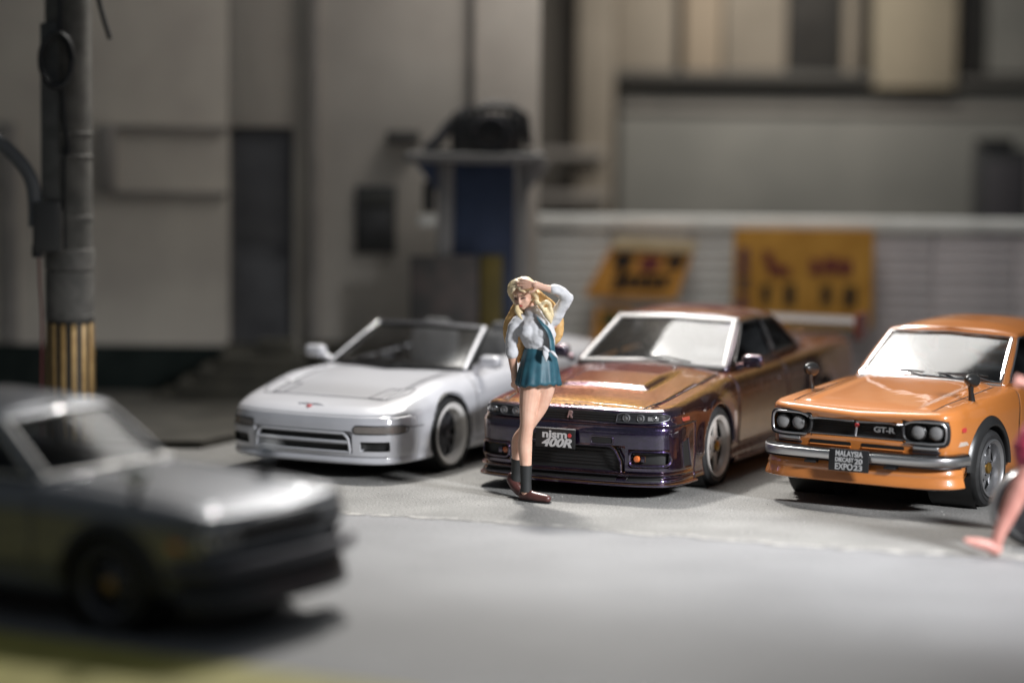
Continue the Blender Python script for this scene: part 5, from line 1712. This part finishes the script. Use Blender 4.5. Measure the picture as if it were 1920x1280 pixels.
# ------------------------------------------------------------------ slatted fence with its signs
M_CAP = noise_color(mat("white_cap_paint", (0.818, 0.818, 0.779), .55), (0.766, 0.766, 0.726), (0.871, 0.871, 0.832), 3)
M_PLANK = noise_color(mat("grey_plank_paint", (0.642, 0.642, 0.608), .65), (0.567, 0.567, 0.545), (0.716, 0.716, 0.683), 2.5, bump=.2, bscale=30, bdist=.01)
M_PLANK2 = noise_color(mat("mauve_plank_paint", (0.619, 0.578, 0.577), .65), (0.536, 0.493, 0.504), (0.685, 0.642, 0.642), 2.5, bump=.2, bscale=30, bdist=.01)
fe = thing("fence", "low plank fence with a white cap rail running behind the parked cars", "fence", (2.8, 28.4, 0))
rot_f = RAD(-.6)
fe.rotation_euler = (0, 0, rot_f)
pk = {}
NB = 9
for bay in range(NB):
    x0 = -2.62 + bay * .86
    m = M_PLANK if bay < 4 else M_PLANK2
    for k in range(14):
        key = m.name
        if key not in pk:
            bm = bmesh.new(); bm_box(bm, (0, 0, 0), (.845, .035, .112), .012); pk[key] = bm_obj("plank", bm, m, fe)
            o = pk[key]
        else:
            o = pk[key].copy(); COL.objects.link(o)
        o.location = (x0 + .43, rng.uniform(-.004, .004), .10 + k * .1205)
        o.rotation_euler = (RAD(3), 0, rng.uniform(-.002, .002))
    lbox("post", x0 - .035, x0 + .035, .02, .09, 0, 1.74, M_PLANK2, fe, (0, 0))
lbox("cap_rail", -2.66, 5.2, -.06, .12, 1.775, 1.905, M_CAP, fe, (0, 0), .02)
lbox("plinth", -2.66, 5.2, -.03, .06, 0, .05, M_PLANK2, fe, (0, 0))

M_SIGN = noise_color(mat("amber_sign_board", (0.538, 0.269, 0.039), .55), (0.466, 0.224, 0.032), (0.609, 0.314, 0.054), 3)
M_SIGN2 = noise_color(mat("orange_sign_board", (0.648, 0.296, 0.054), .5), (0.594, 0.270, 0.047), (0.720, 0.342, 0.065), 3)
M_INK = mat("black_ink", (.018, .014, .012), .6)
M_MAROON = mat("maroon_ink", (.16, .025, .035), .6)
M_PURPLE = mat("purple_ink", (.09, .025, .075), .6)
def prism(name, poly, y0, y1, m, parent, bev=0.0):
    bm = bmesh.new()
    A = [bm.verts.new((x, y0, z)) for x, z in poly]
    B = [bm.verts.new((x, y1, z)) for x, z in poly]
    bm.faces.new(A); bm.faces.new(B[::-1])
    n = len(poly)
    for i in range(n): bm.faces.new((A[i], A[(i + 1) % n], B[(i + 1) % n], B[i]))
    if bev: bmesh.ops.bevel(bm, geom=bm.edges[:], offset=bev, segments=2, affect='EDGES', clamp_overlap=True)
    return bm_obj(name, bm, m, parent, sharp=30)

def stroke(parent, x, z, w, h, m, y, shear=0.0, name="stroke"):
    return prism(name, [(x - w / 2 - shear * h / 2, z - h / 2), (x + w / 2 - shear * h / 2, z - h / 2), (x + w / 2 + shear * h / 2, z + h / 2), (x - w / 2 + shear * h / 2, z + h / 2)], y - .006, y, m, parent)

s1 = thing("sign", "slanted orange sign with blurred black and red lettering on the fence", "sign", (1.38, 28.22, 1.36))
prism("board", [(-.62, -.30), (.36, -.33), (.56, .26), (-.30, .30)], -.05, .05, M_SIGN2, s1, .012)
prism("lit_top_edge", [(-.335, .205), (.52, .17), (.575, .285), (-.30, .33)], -.075, -.055, noise_color(mat("lit_edge_cream", (.62, .50, .30), .5), (.58, .46, .27), (.66, .54, .34), 4), s1, .006)  # pale strip paints the lamplight on the board's top face
for x, z, w, h, m in ((-.21, .09, .20, .13, M_INK), (.34, .07, .18, .13, M_INK), (.07, .05, .20, .15, M_MAROON), (-.26, -.14, .10, .20, M_INK), (-.14, -.13, .09, .13, M_INK), (-.02, -.14, .09, .13, M_INK), (.10, -.14, .09, .14, M_INK), (.22, -.15, .08, .13, M_INK), (.02, -.085, .60, .035, M_INK), (-.02, -.20, .56, .03, M_INK), (-.21, .0, .09, .10, M_INK)):
    stroke(s1, x, z, w, h, m, -.052, .28)
s2 = thing("sign", "square amber price board with maroon and black characters on the fence", "sign", (3.08, 28.2, 1.27))
prism("board", [(-.74, -.52), (.74, -.52), (.74, .52), (-.74, .52)], -.04, .05, M_SIGN, s2, .012)
def glyph(parent, x, z, w, h, m, seed):
    r = random.Random(seed)
    for k in range(3):
        stroke(parent, x + r.uniform(-.01, .01), z - h / 2 + h * (k + .5) / 3, w * r.uniform(.6, 1), h * .20, m, -.0415)
    for k in range(2):
        stroke(parent, x - w * .25 + w * .5 * k, z + r.uniform(-.01, .01), w * .28, h * r.uniform(.8, 1), m, -.0475)
for q, (x, z, w, h, m) in enumerate([(-.64, .26, .13, .13, M_PURPLE), (-.64, .11, .13, .13, M_PURPLE), (-.64, -.06, .13, .14, mat("grey_violet_ink", (.06, .04, .06), .6)), (-.64, -.25, .13, .14, M_PURPLE),
        (-.38, .22, .12, .14, M_MAROON), (-.32, .10, .14, .12, M_MAROON), (-.20, .08, .12, .10, M_MAROON),
        (.12, .13, .14, .18, M_MAROON), (.28, .14, .16, .20, M_MAROON), (.44, .12, .16, .18, M_MAROON),
        (-.40, -.16, .12, .22, M_INK), (-.15, -.17, .15, .24, M_INK), (.24, -.17, .14, .22, M_INK), (.49, -.18, .16, .24, M_INK)]):
    glyph(s2, x, z, w, h, m, q)
s3 = thing("sign", "small rusty orange board leaning at the fence foot under the slanted sign", "sign", (1.06, 28.15, .66))
prism("board", [(-.24, -.30), (.26, -.30), (.22, .26), (-.18, .28)], -.02, .03, M_SIGN2, s3, .008)
prism("patch", [(-.10, .06), (.16, .05), (.15, .24), (-.12, .25)], -.03, -.0215, mat("olive_print", (.07, .07, .02), .6), s3)

# ------------------------------------------------------------------ building behind the fence
M_GG = noise_color(mat("green_grey_panel", (.21, .205, .185), .75), (.185, .182, .165), (.24, .233, .21), .8, 6)
M_BEIGE = noise_color(mat("beige_render", (.29, .25, .20), .85), (.255, .22, .175), (.325, .28, .225), 1.0, 6)
M_DARKG = noise_color(mat("dark_glass", (.045, .043, .040), .35), (.035, .034, .032), (.055, .052, .048), 2)  # dark tone of the window panes
O4 = (3.5, 33.0)
rb = thing("building", "beige and green-grey building behind the fence, with a long dark ledge and tall panels", "building", (3.5, 33.0, 0))
lbox("panel", 1.30, 9.5, 33.02, 33.3, 0, 3.33, M_GG, rb, O4)
lbox("ledge", 1.20, 4.40, 32.75, 33.02, 3.35, 3.47, mat("dark_ledge_paint", (.085, .08, .072), .7), rb, O4, .02)
lbox("ledge", 5.45, 9.5, 32.80, 33.02, 3.33, 3.43, bpy.data.materials["dark_ledge_paint"], rb, O4, .02)
lbox("lower_trim", 1.30, 9.5, 32.96, 33.02, 2.98, 3.05, M_MOULD, rb, O4)
lbox("column", .76, 1.22, 32.7, 33.3, 0, 8, M_BEIGE, rb, O4, .02)
lbox("recess", -1.5, .76, 33.25, 33.4, 0, 8, mat("recess_brown", (.15, .135, .115), .8), rb, O4)  # brown recess wall, darker than the column beside it
lbox("sill", .20, 1.15, 32.55, 32.75, 1.86, 1.98, M_MOULD, rb, O4, .02)
lbox("sill", .10, 1.10, 32.50, 32.72, 2.40, 2.50, M_MOULD, rb, O4, .02)
for x0, x1, m in ((1.24, 1.98, M_BEIGE), (2.08, 2.55, mat("warm_panel", (.36, .29, .215), .8)), (2.58, 3.34, M_BEIGE), (4.05, 4.22, M_BEIGE)):
    lbox("wall_panel", x0, x1, 33.02, 33.2, 3.47, 8, m, rb, O4, .02)
lbox("window", 3.36, 4.04, 33.12, 33.16, 3.47, 8, M_DARKG, rb, O4)
lbox("window", 4.22, 4.36, 33.10, 33.14, 3.47, 8, M_DARKG, rb, O4)
lbox("pillar", 4.38, 5.40, 32.78, 33.2, 3.28, 8, noise_color(mat("cream_render", (.34, .29, .21), .85), (.30, .26, .19), (.38, .32, .235), 1.0, 6), rb, O4, .03)
lbox("vent_strip", 4.80, 5.35, 32.95, 33.02, 3.16, 3.26, mat("vent_dark", (.05, .048, .044), .7), rb, O4)
lbox("window", 5.42, 5.80, 33.08, 33.12, 3.47, 8, M_DARKG, rb, O4)
lbox("wall_panel", 5.82, 9.5, 33.02, 33.2, 3.47, 8, M_GG, rb, O4, .02)
kp = thing("kiosk", "dark narrow cabinet standing behind the fence beside the green-grey wall", "cabinet", (5.55, 31.0, 0))
bm = bmesh.new(); bm_box(bm, (.1, 0, 1.30), (.62, .4, 2.60), .04); bm_obj("case", bm, M_DKGREY, kp)
box("top_cap", (.02, -.02, 2.66), (.40, .4, .12), M_BLACK, kp, .03)
box("door", (.12, -.215, 1.35), (.46, .025, 2.2), mat("cabinet_door", (.055, .05, .055), .6), kp, .01)
# the wall that closes the diorama on the right and the room behind it
bk = kind(box("backdrop", (0, 38, 5), (60, .2, 14), noise_color(mat("studio_wall", (.10, .095, .09), .9), (.09, .085, .08), (.11, .105, .10), .5)), "structure")

# ------------------------------------------------------------------ utility pole
M_CONC = noise_color(mat("pole_concrete", (.10, .095, .085), .85), (.07, .067, .06), (.13, .124, .11), 5, 8, bump=.5, bscale=40, bdist=.01)
M_BAND = noise_color(mat("pole_band", (.115, .11, .10), .7), (.09, .086, .078), (.145, .138, .125), 7, bump=.3, bscale=50, bdist=.006)
M_STRIPE = noise_color(mat("ochre_stripe", (0.391, 0.246, 0.085), .6), (0.323, 0.191, 0.060), (0.442, 0.285, 0.106), 9)
up = thing("utility_pole", "grey concrete utility pole with clamp bands and black and ochre warning stripes", "utility pole", (-3.93, 23.6, 0))
lathe("shaft", [(.205, 0), (.205, 1.2), (.203, 3.0), (.198, 6.5), (.0, 6.5)], M_CONC, up, n=48, axis='Z')
lathe("stripe_sleeve", [(.211, 0), (.211, 1.16), (.206, 1.165)], M_BLACK, up, n=64, axis='Z')
for k in range(14):
    a0 = 2 * pi * k / 14
    bm = bmesh.new()
    bm_lathe(bm, [(.2135, .01), (.2135, 1.14)], 6, 'Z', (0, 0, 0), a0, a0 + 2 * pi / 14 * .46)
    o = bm_obj("stripe", bm, M_STRIPE, up)
    md = o.modifiers.new("thickness", 'SOLIDIFY'); md.thickness = .004
for z0, z1, r in ((1.17, 1.60, .216), (1.61, 1.80, .220), (2.05, 2.10, .212), (2.60, 2.63, .214), (2.80, 2.83, .214), (1.20, 1.22, .222)):
    lathe("clamp_band", [(r - .012, z0), (r, z0 + .006), (r + .002, (z0 + z1) / 2), (r, z1 - .006), (r - .012, z1)], M_BAND, up, n=48, axis='Z')
box("spacer_strip", (-.005, -.21, 2.25), (.02, .02, .9), M_BLACK, up, .004)
box("riser_channel", (-.13, -.185, 3.0), (.16, .06, 1.55), noise_color(mat("channel_grey", (.085, .085, .08), .7), (.07, .07, .066), (.10, .10, .095), 6), up, .01)
jb = box("junction_box", (-.155, -.22, 2.0), (.235, .15, .44), mat("junction_dark", (.045, .045, .044), .6), up, .012)
box("box_lid", (-.155, -.30, 2.0), (.20, .012, .40), bpy.data.materials["junction_dark"], jb, .006)
box("box_latch", (-.025, -.25, 1.97), (.012, .05, .36), M_BAND, jb, .003)
tube("elbow_fitting", [(-.245, -.21, 1.73), (-.245, -.21, 1.84)], .05, M_BLACK, up, n=14)
cd = thing("conduit", "thick grey conduit bending down into the box on the pole", "conduit", (-3.93, 23.6, 0))
tube("tube", [tuple(p) for p in catmull([(-2.2, -.25, 3.9), (-1.2, -.24, 3.15), (-.75, -.22, 2.86), (-.44, -.21, 2.62), (-.30, -.21, 2.42), (-.265, -.21, 2.22), (-.262, -.21, 2.0)], 8)], .062, mat("conduit_grey", (.12, .125, .13), .45), cd, n=16)
rw = thing("wire", "thin red wire hanging from the box down the side of the pole", "wire", (-3.93, 23.6, 0))
tube("strand", [tuple(p) for p in catmull([(-.235, -.21, 1.74), (-.230, -.20, 1.50), (-.215, -.20, 1.2), (-.22, -.20, .6), (-.22, -.20, .01)], 6)], .011, mat("red_wire", (.12, .02, .018), .5), rw, n=8)
cc = thing("cable_coil", "black cable coiled and tied to the upper part of the pole", "cable", (-3.93, 23.6, 3.45))
bm = bmesh.new()
pts = []
for k in range(5 * 20 + 1):
    a = 2 * pi * k / 20
    rr = 1 + .07 * sin(1.7 * k / 20 + 1)
    pts.append((-.055 + .135 * rr * cos(a), -.26 - .010 * (k / 20), .0 + .225 * rr * sin(a)))
bm_tube(bm, pts, .021, 8)
bm_obj("loop", bm, M_BLACK, cc)
tube("tail", [tuple(p) for p in catmull([(-.02, -.225, -.20), (.0, -.222, -.5), (.03, -.222, -.75), (.035, -.222, -.82)], 6)], .018, M_BLACK, cc, n=8)
tube("tail", [tuple(p) for p in catmull([(-.03, -.225, .20), (-.03, -.222, .5), (-.035, -.222, 1.6)], 6)], .02, M_BLACK, cc, n=8)
hg = thing("cable", "loose black cable end hanging beside the top of the pole", "cable", (-3.6, 23.6, 3.6))
tube("strand", [tuple(p) for p in catmull([(-.10, -.1, 1.5), (-.085, -.1, .9), (-.055, -.1, .45), (-.01, -.1, .25), (.055, -.1, .04)], 8)], .022, M_BLACK, hg, n=10)
rs = thing("round_sign", "pale round sign plate on a thin post, cut by the edge beside the pole", "sign", (-4.62, 23.0, 0))
lathe("plate", [(0, -.012), (.13, -.012), (.135, 0), (.13, .012), (0, .012)], noise_color(mat("pale_sign", (.30, .29, .24), .6), (.26, .25, .20), (.33, .32, .27), 8), rs, n=36, axis='Y', center=(0, 0, .72))
lathe("rivet", [(0, -.022), (.014, -.020), (.014, -.012)], M_BLACK, rs, n=12, axis='Y', center=(.10, 0, .72))
tube("post", [(0, .03, 0), (0, .03, .80)], .02, M_DKGREY, rs, n=10)

# ------------------------------------------------------------------ scooter, only its front wheel is in the frame
sc = thing("scooter", "dark scooter with a grey mudguard, half hidden behind the walking person", "scooter", (3.74, 19.05, 0), RAD(8))
wh = bpy.data.objects.new("wheel", None); COL.objects.link(wh); wh.parent = sc; wh.location = (0.03, 0, .27)
bm = bmesh.new(); bm_lathe(bm, [(.19, -.055), (.235, -.065), (.262, -.045), (.27, 0), (.262, .045), (.235, .065), (.19, .055)], 48, 'Y'); bm_obj("tyre", bm, M_RUBBER, wh)
lathe("rim", [(.195, -.05), (.18, -.055), (.17, -.03), (.05, -.03), (.05, -.06), (0, -.06)], M_GUN, wh, n=36)
bm = bmesh.new(); bm_lathe(bm, [(.29, -.075), (.305, -.05), (.312, 0), (.305, .05), (.29, .075)], 24, 'Y', (.03, 0, .27), RAD(20), RAD(205))
o = bm_obj("mudguard", bm, mat("mudguard_grey", (.30, .31, .32), .3, .3), sc); md = o.modifiers.new("thickness", 'SOLIDIFY'); md.thickness = .008
for s in (-1, 1):
    tube("fork", [(.03, s * .085, .27), (.14, s * .085, .62), (.19, s * .06, .78)], .022, M_GUN, sc, n=10)
tube("steering_post", [(.17, 0, .72), (.28, 0, 1.05)], .035, M_BLACK, sc, n=12)
tube("handlebar", [(.34, -.32, 1.06), (.28, -.18, 1.07), (.27, 0, 1.05), (.28, .18, 1.07), (.34, .32, 1.06)], .016, M_GUN, sc, n=10)
bm = bmesh.new(); bm_box(bm, (.36, 0, .55), (.12, .42, .62), .05, Matrix.Rotation(RAD(-16), 4, 'Y')); bm_obj("leg_shield", bm, M_SATIN, sc)
bm = bmesh.new(); bm_box(bm, (.95, 0, .42), (.80, .36, .34), .10); bm_box(bm, (.60, 0, .25), (.5, .3, .08), .03); bm_obj("body_shell", bm, M_SATIN, sc)
bm = bmesh.new(); bm_box(bm, (.98, 0, .66), (.66, .28, .12), .05); bm_obj("seat", bm, M_BLACK, sc)
wr = bpy.data.objects.new("wheel", None); COL.objects.link(wr); wr.parent = sc; wr.location = (1.2, 0, .27)
bm = bmesh.new(); bm_lathe(bm, [(.19, -.055), (.235, -.065), (.262, -.045), (.27, 0), (.262, .045), (.235, .065), (.19, .055)], 48, 'Y'); bm_obj("tyre", bm, M_RUBBER, wr)
lathe("rim", [(.195, -.05), (.18, -.055), (.17, -.03), (0, -.03)], M_GUN, wr, n=36)

# ================================================================== place the things
build_orange((3.045, 21.226), 32.67)
build_purple((.881, 22.133), 25.13)
build_white((-1.285, 22.978), 27.97)
build_silver((-1.92, 16.25), -60)
build_girl((.205, 20.90, 0.0), 1.01)
build_walker((3.40, 18.56, 0.0), 1.0)
